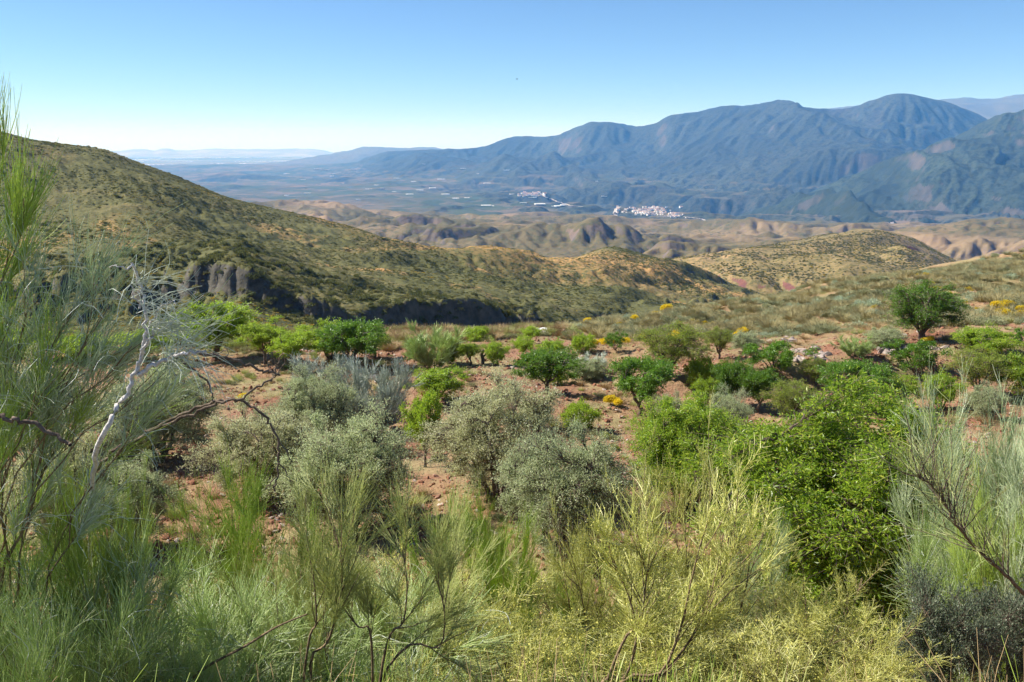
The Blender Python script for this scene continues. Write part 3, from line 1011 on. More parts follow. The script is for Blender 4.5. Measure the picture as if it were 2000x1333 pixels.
# ------------------------------------------------------------------ stuff scattered as instances
def scatter(name, pts, rots, scales, idx, templates, seed=0, label=None):
    me = bpy.data.meshes.new(name)
    me.vertices.add(len(pts))
    me.vertices.foreach_set('co', np.ascontiguousarray(pts, dtype=np.float32).ravel())
    a = me.attributes.new('rot', 'FLOAT_VECTOR', 'POINT')
    a.data.foreach_set('vector', np.ascontiguousarray(rots, dtype=np.float32).ravel())
    a = me.attributes.new('scl', 'FLOAT_VECTOR', 'POINT')
    a.data.foreach_set('vector', np.ascontiguousarray(scales, dtype=np.float32).ravel())
    a = me.attributes.new('pick', 'INT', 'POINT')
    a.data.foreach_set('value', np.ascontiguousarray(idx, dtype=np.int32))
    o = link(name, me, kind='stuff', label=label)
    ng = bpy.data.node_groups.new(name + '_nodes', 'GeometryNodeTree')
    ng.interface.new_socket('Geometry', in_out='INPUT', socket_type='NodeSocketGeometry')
    ng.interface.new_socket('Geometry', in_out='OUTPUT', socket_type='NodeSocketGeometry')
    gi = ng.nodes.new('NodeGroupInput')
    go = ng.nodes.new('NodeGroupOutput')
    iop = ng.nodes.new('GeometryNodeInstanceOnPoints')
    j = ng.nodes.new('GeometryNodeGeometryToInstance')
    tcol = bpy.data.collections.new(name + '_templates')
    for i, tm in enumerate(templates):
        to = bpy.data.objects.new('%s_template_%02d' % (name, i), tm)
        tcol.objects.link(to)
    ci = ng.nodes.new('GeometryNodeCollectionInfo')
    ci.inputs['Collection'].default_value = tcol
    ci.inputs['Separate Children'].default_value = True
    ci.inputs['Reset Children'].default_value = True
    ng.nodes.remove(j)

    def na(nm, dt):
        n = ng.nodes.new('GeometryNodeInputNamedAttribute')
        n.data_type = dt
        n.inputs['Name'].default_value = nm
        return n.outputs[0]
    e2r = ng.nodes.new('FunctionNodeEulerToRotation')
    L = ng.links
    L.new(gi.outputs[0], iop.inputs['Points'])
    L.new(ci.outputs[0], iop.inputs['Instance'])
    iop.inputs['Pick Instance'].default_value = True
    L.new(na('pick', 'INT'), iop.inputs['Instance Index'])
    L.new(na('rot', 'FLOAT_VECTOR'), e2r.inputs[0])
    L.new(e2r.outputs[0], iop.inputs['Rotation'])
    L.new(na('scl', 'FLOAT_VECTOR'), iop.inputs['Scale'])
    L.new(iop.outputs[0], go.inputs[0])
    md = o.modifiers.new('scatter', 'NODES')
    md.node_group = ng
    return o


def ico(sub=1):
    import bmesh
    bm = bmesh.new()
    bmesh.ops.create_icosphere(bm, subdivisions=sub, radius=1.0)
    V = np.array([v.co[:] for v in bm.verts])
    Fa = np.array([[v.index for v in f.verts] for f in bm.faces])
    bm.free()
    return V, Fa


def stone_mesh(seed, mat, flat=0.6, sub=1):
    rng = np.random.default_rng(seed)
    V, f = ico(sub)
    # chop by random planes: angular broken stone
    for _ in range(9):
        d = rand_dirs(rng, 1)[0]
        lim = rng.uniform(0.45, 0.85)
        q = V @ d
        V = V - np.maximum(q - lim, 0)[:, None] * d
    V = V * np.array([rng.uniform(0.8, 1.3), rng.uniform(0.6, 1.0), flat]) + rng.normal(size=V.shape) * 0.03
    return mesh_np('stone', V, f, [mat])


def tuft_mesh(seed, n, h, spread, r, mat, droop=0.3, seg=4, name='tuft'):
    rng = np.random.default_rng(seed)
    a = rng.uniform(0, 6.28, n)
    s = np.sqrt(rng.uniform(0, 1, n))
    st = np.stack([np.cos(a) * s * 0.25 * spread, np.sin(a) * s * 0.25 * spread, np.full(n, -0.03)], 1)
    d = np.stack([np.cos(a) * s * spread, np.sin(a) * s * spread, np.ones(n) * 0.9], 1) + rng.normal(size=(n, 3)) * 0.15
    P_ = grow(rng, st, d, h * rng.uniform(0.6, 1.15, n), seg, (0, 0, -droop), 0.08)
    V, f = tubes(P_, r, r * 0.3, 3)
    return mesh_np(name, V, f, [mat])


def dome_mesh(seed, n, size, llen, lwid, mat, flat=0.6, lumps=7, twig_mat=None):
    """low shrub: leaves on a lumpy dome, with inner leaves too"""
    rng = np.random.default_rng(seed)
    c = rand_dirs(rng, lumps)
    c[:, 2] = np.abs(c[:, 2])
    c = c * rng.uniform(0.2, 0.62, (lumps, 1))
    ci = rng.integers(0, lumps, n)
    d = rand_dirs(rng, n)
    d[:, 2] = np.abs(d[:, 2]) * 1.0 - 0.15
    p = c[ci] + d * rng.uniform(0.25, 0.52, (n, 1))
    p = p * np.array([1, 1, flat]) * size
    p[:, 2] = np.maximum(p[:, 2], 0.02)
    V, f = leaves(rng, p, d + np.array([0, 0, 0.5]) + rng.normal(size=d.shape) * 0.5, llen, lwid)
    return mesh_np('foliage', V, f, [mat])

# ------------------------------------------------------------------ scrub on the far hill (a cover nobody could count)
def sample_sheet(sheet, rng, n, t0, t1, y0, y1):
    t = rng.uniform(t0, t1, n)
    Y = np.sqrt(rng.uniform(y0 ** 2, y1 ** 2, n))
    X = t * Y
    return X, Y, sheet.z(X, Y)


def hill_cover():
    rng = np.random.default_rng(5)
    md = leaf_mat('hill_shrub_leaf', (0.075, 0.09, 0.028), (0.13, 0.137, 0.042), 0.35, 0.7, 0.1)
    mo = leaf_mat('hill_olive_leaf', (0.14, 0.14, 0.05), (0.215, 0.20, 0.07), 0.4, 0.7, 0.1)
    my = leaf_mat('hill_flower', (0.38, 0.27, 0.035), (0.50, 0.36, 0.05), 0.15, 0.7, 0.1)
    tm = [dome_mesh(1, 130, 0.9, 0.30, 0.24, md, 0.75), dome_mesh(2, 130, 0.9, 0.30, 0.24, md, 0.65),
          dome_mesh(3, 130, 0.9, 0.26, 0.2, mo, 0.6), dome_mesh(4, 130, 0.9, 0.26, 0.2, mo, 0.7), dome_mesh(5, 120, 0.8, 0.24, 0.22, my, 0.7)]
    X, Y, Z = sample_sheet(HILL, rng, 240000, -0.75, 0.34, 230, 880)
    # shrubs thin out over ochre bare strips, thicken in the hollows
    dn = fbm(X / 60, Y / 60, 4, 15)
    hz = HILL.z(X + 3, Y) - HILL.z(X - 3, Y)
    keep = (dn + rng.normal(size=len(X)) * 0.35) > -0.15
    z2 = HILL.z(X, Y + 3) - HILL.z(X, Y - 3)
    steep = np.hypot(hz, z2) / 6
    keep &= steep < rng.uniform(0.5, 1.6, len(X))
    keep &= ~((np.abs(X / Y * F + 20) < 130) & (Y > 520) & (rng.random(len(X)) < 0.6))
    yel = fbm(X / 90 + 5, Y / 90, 3, 33) + rng.normal(size=len(X)) * 0.3
    px = X / Y * F
    gold = np.exp(-((px - (-40)) / 160) ** 2) * sstep(500, 600, Y)
    mid = fbm(X / 45, Y / 45, 3, 3)
    idx = np.where(yel + gold * 1.0 > 0.80, 4, np.where(mid + rng.normal(size=len(X)) * 0.35 > 0.05, 2, 0) + rng.integers(0, 2, len(X)))
    X, Y, Z, idx = X[keep], Y[keep], Z[keep], idx[keep]
    n = len(X)
    s = (0.38 + 0.26 * rng.exponential(1, n)).clip(0.38, 1.7)
    sc = np.stack([s, s, s * rng.uniform(0.45, 0.8, n)], 1)
    rot = np.stack([np.zeros(n), np.zeros(n), rng.uniform(0, 6.28, n)], 1)
    scatter('hill_scrub', np.stack([X, Y, Z - 0.1], 1), rot, sc, idx, tm, label='dense olive green scrub with yellow broom covering the big left hill')
    # brown hill beyond
    X, Y, Z = sample_sheet(BHILL, rng, 60000, 0.05, 0.62, 820, 1420)
    dn = fbm(X / 120, Y / 120, 4, 5) + rng.normal(size=len(X)) * 0.4
    k = dn > -0.15
    hz = BHILL.z(X + 3, Y) - BHILL.z(X - 3, Y)
    z2 = BHILL.z(X, Y + 3) - BHILL.z(X, Y - 3)
    k &= np.hypot(hz, z2) / 6 < 0.55
    X, Y, Z = X[k], Y[k], Z[k]
    n = len(X)
    s = rng.uniform(0.9, 2.0, n)
    idx = np.where(rng.random(n) < 0.10, 4, np.where(rng.random(n) < 0.6, 2, 0) + rng.integers(0, 2, n))
    scatter('brown_hill_scrub', np.stack([X, Y, Z - 0.2], 1), np.stack([np.zeros(n), np.zeros(n), rng.uniform(0, 6.28, n)], 1), np.stack([s, s, s * 0.8], 1), idx, tm,
            label='low olive scrub dotted over the rounded brown hill')
    # bushes and boulders along the toe of the left hill: larger dark clumps
    X, Y, Z = sample_sheet(HILL, rng, 1100, -0.55, 0.08, 250, 325)
    n = len(X)
    s = rng.uniform(0.9, 2.2, n)
    scatter('ravine_bushes', np.stack([X, Y, Z - 0.2], 1), np.stack([np.zeros(n), np.zeros(n), rng.uniform(0, 6.28, n)], 1), np.stack([s, s, s * 1.1], 1), rng.integers(0, 3, n), tm,
            label='dark bushes crowding the shaded ravine at the foot of the hill')


hill_cover()

# ------------------------------------------------------------------ stones, clods and dry grass on the orchard soil
def ground_cover():
    rng = np.random.default_rng(9)
    m1 = bark_mat('red_stone', (0.22, 0.11, 0.075), (0.36, 0.21, 0.15), 3)
    m2 = bark_mat('pale_stone', (0.33, 0.26, 0.21), (0.48, 0.40, 0.34), 3)
    m3 = bark_mat('soil_clod', (0.19, 0.085, 0.05), (0.30, 0.15, 0.09), 3)
    tm = [stone_mesh(1, m1), stone_mesh(2, m1, 0.45), stone_mesh(3, m2, 0.4), stone_mesh(4, m3), stone_mesh(5, m3, 0.8), stone_mesh(6, m3, 0.5)]
    n = 70000
    t = rng.uniform(-0.62, 0.70, n)
    Y = 15 + 60 * rng.uniform(0, 1, n) ** 1.15
    X = t * Y
    d = fbm(X / 6, Y / 6, 3, 51) + rng.normal(size=n) * 0.3
    k = d > -0.15
    X, Y, t = X[k], Y[k], t[k]
    n = len(X)
    Z = NEAR.z(X, Y)
    s = 0.02 + 0.045 * rng.exponential(1, n)
    s = np.minimum(s, 0.22)
    idx = rng.choice(6, n, p=[0.2, 0.15, 0.08, 0.22, 0.2, 0.15])
    rot = rng.uniform(0, 6.28, (n, 3)) * np.array([0.08, 0.08, 1])
    scatter('field_stones', np.stack([X, Y, Z + s * 0.15], 1), rot, np.stack([s, s, s], 1), idx, tm, label='red and pale stones and clods strewn over the orchard soil')
    # dry grass
    g1 = tuft_mesh(1, 26, 0.28, 0.8, 0.004, M_STRAW, 0.4, 3)
    g2 = tuft_mesh(2, 34, 0.20, 1.0, 0.004, M_STRAW, 0.5, 3)
    g3 = tuft_mesh(3, 28, 0.25, 0.7, 0.004, M_TW_O, 0.3, 3)
    n = 30000
    t = rng.uniform(-0.62, 0.75, n)
    Y = np.sqrt(rng.uniform(14 ** 2, 122 ** 2, n))
    X = t * Y
    d = fbm(X / 9, Y / 9, 4, 61) + rng.normal(size=n) * 0.22 + 0.55 * sstep(0.02, 0.25, t) * sstep(52, 66, Y)
    k = d > 0.12
    X, Y = X[k], Y[k]
    n = len(X)
    s = rng.uniform(0.6, 1.6, n)
    scatter('dry_grass', np.stack([X, Y, NEAR.z(X, Y)], 1), np.stack([np.zeros(n), np.zeros(n), rng.uniform(0, 6.28, n)], 1), np.stack([s, s, s], 1),
            rng.choice(3, n, p=[0.42, 0.38, 0.2]), [g1, g2, g3], label='dry straw coloured grass between the stones and shrubs')
    # grass and weeds covering the bank under the brooms
    n = 9000
    X = rng.uniform(-9, 9, n)
    Y = rng.uniform(2.0, 17, n)
    k = (np.abs(X) < Y * 0.75 + 3) & ~((X > Y * 0.36) & (rng.random(n) < 0.85)) & (Y > 2.6)
    X, Y = X[k], Y[k]
    k = (fbm(X / 2, Y / 2, 3, 71) + rng.normal(size=len(X)) * 0.3 - 0.5 * sstep(12, 17, Y)) > -0.15
    X, Y = X[k], Y[k]
    n = len(X)
    s = rng.uniform(0.9, 2.2, n)
    gl = tuft_mesh(4, 30, 0.3, 0.6, 0.0022, M_TW_G, 0.3, 4)
    gs = tuft_mesh(5, 26, 0.34, 0.6, 0.0018, M_STRAW, 0.35, 4)
    scatter('bank_grass', np.stack([X, Y, NEAR.z(X, Y)], 1), np.stack([np.zeros(n), np.zeros(n), rng.uniform(0, 6.28, n)], 1), np.stack([s, s, s], 1),
            rng.choice(3, n, p=[0.35, 0.35, 0.3]), [gl, gs, g3], label='green and straw grass covering the bank below the viewpoint')


ground_cover()


def brink_cover():
    rng = np.random.default_rng(19)
    mg = leaf_mat('brink_scrub_leaf', (0.17, 0.18, 0.08), (0.30, 0.30, 0.14), 0.3, 0.6, 0.2, (0.42, 0.40, 0.22))
    mw = leaf_mat('weed_leaf', (0.20, 0.25, 0.06), (0.34, 0.38, 0.10), 0.4, 0.6, 0.2)
    tm = [dome_mesh(61, 700, 0.5, 0.085, 0.035, mg, 0.8, 9), tuft_mesh(62, 200, 0.6, 0.8, 0.009, M_STRAW, 0.4, 4), tuft_mesh(63, 160, 0.5, 0.8, 0.008, M_TW_O, 0.4, 4),
          dome_mesh(64, 500, 0.4, 0.07, 0.03, mw, 0.9, 8)]
    n = 2600
    t = rng.uniform(-0.62, 0.08, n)
    Y = rng.uniform(60, 73, n) + 9 * sstep(-0.1, 0.05, t)
    X = t * Y
    m = 2600
    t2 = rng.uniform(-0.62, 0.66, m)
    Y2 = rng.uniform(19, 62, m)
    X2 = t2 * Y2
    k = (fbm(X2 / 7, Y2 / 7, 3, 91) + rng.normal(size=m) * 0.2) > 0.12
    X = np.concatenate([X, X2[k]])
    Y = np.concatenate([Y, Y2[k]])
    s = np.concatenate([rng.uniform(0.5, 1.5, n), rng.uniform(0.35, 0.9, int(k.sum()))])
    n = len(X)
    idx = rng.choice(4, n, p=[0.3, 0.25, 0.25, 0.2])
    scatter('low_weeds', np.stack([X, Y, NEAR.z(X, Y) - 0.02], 1), np.stack([np.zeros(n), np.zeros(n), rng.uniform(0, 6.28, n)], 1), np.stack([s, s, s], 1), idx, tm,
            label='low weeds and dry tufts along the brink and between the trees')


brink_cover()

# ------------------------------------------------------------------ almond trees, bushes and shrubs of the orchard
A_GRN = make_tree(101, 3.0, 2.8, 0.6, 44, 26, 17000, 0.088, 0.038, (M_ALM, M_BARK), 0.075, 5, 0.40)
A_DRK = make_tree(102, 3.0, 2.6, 0.5, 40, 26, 16000, 0.090, 0.040, (M_ALMD, M_BARK), 0.08, 5, 0.38)
A_LGT = make_tree(103, 2.6, 2.8, 0.8, 34, 22, 11000, 0.085, 0.034, (M_ALML, M_BARK), 0.06, 5, 0.38)
A_GR2 = make_tree(104, 3.4, 2.4, 0.15, 50, 24, 17000, 0.088, 0.038, (M_ALM, M_BARK), 0.07, 6, 0.36, multi=True)
A_FEA = make_tree(105, 3.2, 3.2, 0.7, 54, 30, 15000, 0.075, 0.024, (M_FEA, M_BARK), 0.08, 6, 0.36, up=0.7)
A_SPK = make_tree(106, 3.0, 2.4, 0.4, 26, 14, 7000, 0.090, 0.038, (M_ALMD, M_BARK), 0.05, 6, 0.26, up=0.9)
A_LOW = make_tree(107, 2.4, 1.3, 0.05, 34, 22, 9000, 0.080, 0.034, (M_ALML, M_BARK), 0.04, 7, 0.42, multi=True, up=0.8)
A_RND = make_tree(108, 3.4, 3.2, 0.4, 70, 34, 24000, 0.065, 0.034, (M_ALMD, M_BARK), 0.11, 7, 0.34, up=0.5)
O_SIL = make_tree(111, 4.2, 3.2, 0.0, 95, 44, 62000, 0.062, 0.019, (M_OLV, M_BARK), 0.09, 7, 0.30, multi=True, up=0.5)
O_GRY = make_tree(112, 4.0, 3.0, 0.0, 95, 44, 62000, 0.062, 0.019, (M_OLVG, M_BARK), 0.08, 7, 0.30, multi=True, up=0.5)
O_DRK = make_tree(113, 2.2, 1.8, 0.05, 50, 30, 24000, 0.046, 0.014, (M_DKG, M_BARK), 0.03, 8, 0.34, multi=True, up=0.6)
A_BIG = make_tree(121, 4.6, 4.6, 0.05, 170, 40, 105000, 0.085, 0.027, (M_ALM, M_BARK), 0.07, 8, 0.24, multi=True, up=0.1, droop=0.15)

ALM = 'almond trees of the orchard'
plants = [
    # along the far brink, left to right
    (A_GR2, 'almond_tree', (-70, 60, 640, 700), 'bright green almond at the far left behind the tall broom', ALM),
    (A_LGT, 'almond_tree', (40, 130, 648, 705), 'light green almond seen through the tall left broom', ALM),
    (A_GR2, 'almond_tree', (115, 235, 652, 708), 'low bright almond behind the broom, left of the bleached trunk', ALM),
    (A_LGT, 'almond_tree', (235, 345, 640, 706), 'light almond just right of the bleached trunk on the far brink', ALM),
    (A_GRN, 'almond_tree', (360, 495, 588, 705), 'largest dense green almond on the brink below the rocky cut', ALM),
    (A_LGT, 'almond_tree', (475, 560, 622, 712), 'pale green almond beside the largest brink almond on its right', ALM),
    (A_LGT, 'almond_tree', (535, 612, 640, 725), 'slender light almond on a thin bare trunk in red soil', ALM),
    (A_GR2, 'almond_tree', (595, 700, 628, 700), 'wide light green almond right of the thin trunked one', ALM),
    (A_DRK, 'almond_tree', (628, 745, 630, 722), 'dark lower almond in front of the wide light green one', ALM),
    (A_LOW, 'almond_tree', (855, 900, 662, 712), 'small dark almond just right of the grey broom on the brink', ALM),
    (A_LGT, 'almond_tree', (895, 940, 664, 715), 'small upright almond beside a dead stump', ALM),
    (A_GR2, 'almond_tree', (945, 990, 668, 716), 'small round almond between two rows of the orchard', ALM),
    (A_LGT, 'almond_tree', (1002, 1042, 655, 702), 'slim almond left of the white sheet', ALM),
    (A_LGT, 'almond_tree', (1018, 1055, 636, 672), 'tiny pale almond nearest the white sheet', ALM),
    (A_LGT, 'almond_tree', (925, 955, 636, 662), 'tiny almond at the brink above the stump', ALM),
    (A_GR2, 'almond_tree', (1050, 1102, 664, 706), 'bright small almond behind the wide dark one', ALM),
    (A_LOW, 'almond_tree', (1112, 1164, 654, 688), 'low almond at the foot of the scrub hillside', ALM),
    (A_SPK, 'almond_tree', (1180, 1224, 650, 690), 'thin dark almond sapling near the hillside foot', ALM),
    (A_DRK, 'almond_tree', (1010, 1125, 686, 768), 'wide dark green almond in the middle of the orchard', ALM),
    (A_GRN, 'almond_tree', (805, 912, 718, 788), 'green almond with a slanting trunk above the silvery bush', ALM),
    (A_FEA, 'almond_tree', (1238, 1372, 632, 742), 'tall feathery yellow green almond right of the orchard centre', ALM),
    (A_DRK, 'almond_tree', (1188, 1305, 700, 812), 'open vase shaped almond with branching trunk in front of the feathery one', ALM),
    (A_FEA, 'almond_tree', (1376, 1432, 640, 702), 'small grey green tree at the foot of the scrub slope', ALM),
    (A_RND, 'almond_tree', (1735, 1862, 556, 664), 'dense round dark tree alone on the right hillside', ALM),
    (A_DRK, 'almond_tree', (1392, 1462, 708, 800), 'very dark almond, left one of the touching pair', ALM),
    (A_DRK, 'almond_tree', (1448, 1518, 722, 806), 'very dark almond, right one of the touching pair', ALM),
    (A_SPK, 'almond_tree', (1458, 1570, 668, 745), 'thin spiky almond behind the very dark pair', ALM),
    (A_DRK, 'almond_tree', (1600, 1722, 708, 800), 'dark spreading almond below the pale rock outcrop', ALM),
    (A_SPK, 'almond_tree', (1736, 1840, 664, 745), 'spiky dark almond in front of the right rock outcrop', ALM),
    (A_LGT, 'almond_tree', (1700, 1790, 728, 806), 'light green almond between the dark spreading one and red bank', ALM),
    (A_FEA, 'almond_tree', (1856, 1955, 682, 782), 'almond on a slender bare trunk near the right edge', ALM),
    (A_GR2, 'almond_tree', (1868, 1975, 640, 700), 'low dark bushy almond below the yellow brooms at right', ALM),
    (A_GRN, 'almond_tree', (1945, 2060, 690, 785), 'green almond cut by the right edge of the view', ALM),
    (A_LOW, 'almond_tree', (1335, 1395, 698, 762), 'low light green almond under the feathery one', ALM),
    (A_LOW, 'almond_tree', (1095, 1168, 786, 842), 'low bright almond bush right of the central silvery bush', ALM),
    (A_GRN, 'almond_tree', (795, 868, 768, 912), 'tall bright almond bush wedged left of the central silvery bush', ALM),
    (A_FEA, 'almond_tree', (1498, 1595, 742, 836), 'low feathery almond above the big foreground almond', ALM),
    (A_BIG, 'almond_tree', (1235, 1445, 776, 1000), 'bright leafy almond left of the biggest one, beside grey bush', ALM),
    (A_BIG, 'almond_tree', (1390, 1860, 775, 1230), 'biggest bright green almond filling the right foreground', ALM),
    (A_LOW, 'almond_tree', (1060, 1110, 716, 752), 'low green almond sprout right of the wide dark one', ALM),
    (A_LGT, 'almond_tree', (700, 760, 640, 700), 'light almond at the right end of the brink row', ALM),
    (A_GR2, 'almond_tree', (1352, 1400, 738, 790), 'low bright almond left of the very dark pair', ALM),
    (A_FEA, 'almond_tree', (1560, 1620, 700, 760), 'small feathery almond under the left outcrop', ALM),
    (A_LOW, 'almond_tree', (1640, 1700, 770, 820), 'low light almond in front of the dark spreading one', ALM),
    (A_GR2, 'almond_tree', (1800, 1870, 730, 800), 'bushy almond left of the slender trunked one', ALM),
    (A_LOW, 'almond_tree', (905, 950, 640, 668), 'tiny low almond left of the white sheet row', ALM),
    (A_SPK, 'almond_tree', (1975, 2040, 640, 700), 'spiky almond at the right edge below the yellow brooms', ALM),
]
for pr, nm, box, lab, grp in plants:
    fit(pr, nm, box, lab, 'almond tree', grp)

GB = 'grey green bushes in the gully'
for pr, box, lab in [
    (O_SIL, (845, 1098, 742, 972), 'cream silvery bush with dark trunks in the centre of the view'),
    (O_GRY, (972, 1225, 838, 1082), 'grey green bush in front and right of the central silvery bush'),
    (O_SIL, (420, 640, 790, 985), 'left part of the wide silvery thicket by the red path'),
    (O_GRY, (560, 795, 812, 1045), 'right part of the wide silvery thicket, dark beneath'),
    (O_GRY, (545, 700, 728, 880), 'blue green bush under the pale feathery broom'),
    (O_SIL, (-60, 185, 700, 900), 'silvery bush behind the tall broom at far left'),
    (O_GRY, (190, 415, 716, 905), 'grey green bush behind the bleached trunk left of the red path'),
    (O_GRY, (170, 345, 890, 1080), 'nearer grey bush left of the red path, below the bent dead branch'),
    (O_SIL, (20, 215, 850, 1090), 'silvery bush low at left under the tall broom'),
    (O_GRY, (1368, 1465, 766, 880), 'small grey bush tucked between the two big bright almonds'),
    (O_GRY, (1115, 1180, 700, 742), 'small grey bush right of the low almond sprout'),
    (O_SIL, (1565, 1640, 776, 840), 'pale bush between the dark spreading almond and the biggest one'),
    (O_GRY, (1690, 1760, 640, 678), 'grey bush beside the right outcrop'),
    (O_GRY, (1885, 1960, 752, 820), 'grey bush under the slender trunked almond'),
    (O_GRY, (1430, 1485, 648, 690), 'small grey bush left of the rock ledge'),
    (O_SIL, (1268, 1345, 772, 850), 'small pale grey bush behind the left bright almond'),
]:
    fit(pr, 'olive_bush', box, lab, 'bush', GB)
fit(O_DRK, 'grey_leaved_shrub', (1715, 1900, 1125, 1420), 'dark grey leaved shrub in the shaded lower right corner', 'shrub', 'dark shrubs lower right', Y=7.6)
fit(O_DRK, 'grey_leaved_shrub', (1880, 2080, 1120, 1400), 'grey leaved shrub cut by the right edge, lowest corner', 'shrub', 'dark shrubs lower right', Y=7.9)

# ------------------------------------------------------------------ brooms of the bank
def at3(px, py, Y):
    t, s_ = ray_of(px, py)
    return np.array([t * Y, Y, s_ * Y])


DIMS = dict(
    B_DENSE=make_broom(201, stem_fan(1, 30, 1.3, 0.85), 9000, 0.32, (M_TW_BG, M_STEM), 0.008, 8, 0.32, 0.0019, 0.5, 0.0, 0.42, 0.15, white=0.05, tseg=4, tight=0.5),
    B_GREEN=make_broom(202, stem_fan(2, 16, 1.7, 0.50, (0.22, 0), wig=0.10), 8000, 0.26, (M_TW_G, M_STEM), 0.011, 10, 0.30, 0.0019, 0.45, 0.0, 0.3, 0.25, 900, M_FLO, tseg=4, tight=0.42),
    B_THIN=make_broom(203, stem_fan(3, 8, 1.8, 0.50, wig=0.17), 3600, 0.22, (M_TW_O, M_STEM), 0.012, 8, 0.32, 0.0019, 0.55, 0.0, 0.25, 0.3, tseg=4, tight=0.45),
    B_YEL=make_broom(204, stem_fan(4, 22, 1.3, 0.8, wig=0.10), 11000, 0.14, (M_TW_Y, M_STEM), 0.009, 11, 0.34, 0.0024, 0.85, 0.0, 0.35, 0.12, 11000, M_FLOP, 0.019, 0.9, tseg=4),
    B_OPEN=make_broom(205, stem_fan(5, 10, 2.1, 0.45, wig=0.12), 10000, 0.14, (M_TW_Y, M_STEM), 0.019, 15, 0.26, 0.0022, 0.72, 0.0, 0.3, 0.38, 5000, M_FLOP, 0.018, 0.75, tseg=4),
    B_SILV=make_broom(206, stem_fan(6, 14, 1.9, 0.6, wig=0.10), 8000, 0.26, (M_TW_SG, M_STEM), 0.013, 9, 0.30, 0.0022, 0.55, 0.0, 0.5, 0.3, tight=0.5, tseg=4),
    B_BUSH=make_broom(207, stem_fan(7, 26, 1.5, 1.0), 7000, 0.26, (M_TW_S, M_STEM), 0.010, 7, 0.34, 0.006, 0.5, 0.0, 0.3, 0.1, tight=0.5, tseg=4),
    B_FARG=make_broom(208, stem_fan(8, 22, 1.5, 0.9), 5000, 0.28, (M_TW_BG, M_STEM), 0.010, 7, 0.34, 0.008, 0.45, 0.0, 0.2, 0.1, tight=0.45, tseg=4))
BR = 'brooms growing on the bank'
for k_, px, ytop, Y, wpx, rz, lab in [
    ('B_DENSE', 110, 1085, 4.0, 330, 0.0, 'blue green long stranded broom filling the lower left corner'),
    ('B_DENSE', 330, 1120, 4.7, 330, 1.9, 'dense blue green broom right of the corner one at the bottom'),
    ('B_GREEN', 10, 1010, 5.2, 200, 4.0, 'broom at the left edge below the arching tall one'),
    ('B_GREEN', 455, 940, 7.0, 210, 0.2, 'fan shaped green broom leaning right in front of the red path'),
    ('B_GREEN', 225, 930, 4.6, 130, 2.6, 'bright green broom under the bleached trunk'),
    ('B_THIN', 620, 955, 5.4, 240, 0.4, 'open broom with dark bare stems left of centre foreground'),
    ('B_THIN', 800, 990, 5.8, 220, 2.2, 'wiry open broom with curved stem before the stony gap'),
    ('B_DENSE', 610, 1225, 4.9, 420, 5.0, 'grey green low broom at the bottom left of centre'),
    ('B_DENSE', 540, 1150, 5.6, 340, 2.2, 'blue green broom below the fan shaped one'),
    ('B_GREEN', 730, 1140, 6.4, 200, 3.6, 'green broom tuft low between the two open ones'),
    ('B_YEL', 720, 1120, 8.5, 320, 0.7, 'yellowish broom behind the wiry open brooms'),
    ('B_GREEN', 960, 990, 6.8, 160, 1.2, 'upright green broom in the bottom centre'),
    ('B_YEL', 1030, 1130, 7.4, 330, 0.0, 'yellow green flowering broom at the bottom centre'),
    ('B_YEL', 890, 1180, 6.2, 330, 2.4, 'bushy yellow flowered broom left of the bottom centre one'),
    ('B_THIN', 1060, 1040, 7.6, 150, 5.5, 'thin olive broom before the grey green bush'),
    ('B_OPEN', 1205, 960, 7.0, 170, 0.3, 'pale broom on long woody stems in front of the bright almond'),
    ('B_OPEN', 1385, 930, 7.4, 150, 2.0, 'tallest pale yellow broom rising against the bright almonds'),
    ('B_GREEN', 1130, 1120, 8.6, 160, 3.1, 'green broom behind the woody stemmed pair'),
    ('B_YEL', 1250, 1190, 6.4, 330, 4.0, 'yellow broom low between the woody stems'),
    ('B_YEL', 1475, 1175, 7.2, 240, 1.0, 'yellow green broom right of the woody stemmed pair'),
    ('B_OPEN', 1610, 1140, 7.0, 200, 3.6, 'pale spiky broom leaning right over the dark shade'),
    ('B_YEL', 1430, 1215, 6.0, 360, 5.2, 'sunlit yellow broom at the bottom edge right of centre'),
    ('B_YEL', 1590, 1225, 6.2, 260, 0.4, 'low yellow broom at the bottom beside the dark corner'),
    ('B_YEL', 1120, 1195, 5.8, 330, 3.4, 'yellow broom between the bottom centre broom and the woody stems'),
    ('B_YEL', 1340, 1150, 7.8, 260, 1.7, 'yellow green broom filling the gap behind the woody stems'),
    ('B_YEL', 990, 1215, 5.2, 330, 4.4, 'nearest yellow broom at the bottom centre'),
    ('B_SILV', 1480, 1045, 7.9, 80, 3.0, 'slim silvery broom tip against the biggest almond'),
    ('B_SILV', 1865, 770, 11.5, 200, 1.0, 'silver green broom with upright plumes at right'),
    ('B_SILV', 1970, 780, 10.5, 230, 2.4, 'silver broom at the right edge above the leaning branch'),
    ('B_SILV', 2060, 830, 9.0, 220, 4.4, 'nearest silver broom cut by the right edge'),
    ('B_GREEN', 1960, 960, 9.4, 150, 4.2, 'green broom below the silver plumes at right'),
    ('B_DENSE', 1900, 1000, 10.2, 220, 3.0, 'blue green broom behind the leaning branch at right'),
]:
    pr, (w, h) = DIMS[k_]
    t, _ = ray_of(px, 1200)
    z0 = float(NEAR.z(t * Y, Y))
    W = wpx * Y / F
    sx = W / w * 1.45
    far = 0.32 * w * sx
    ytop -= 25 + 0.06 * (ytop - 900)
    _, sl = ray_of(px, ytop)
    H = sl * (Y + far) - z0
    place(pr, 'broom_bush', (t * Y, Y, z0), rz, (sx, sx, H / h), lab, 'broom', BR)
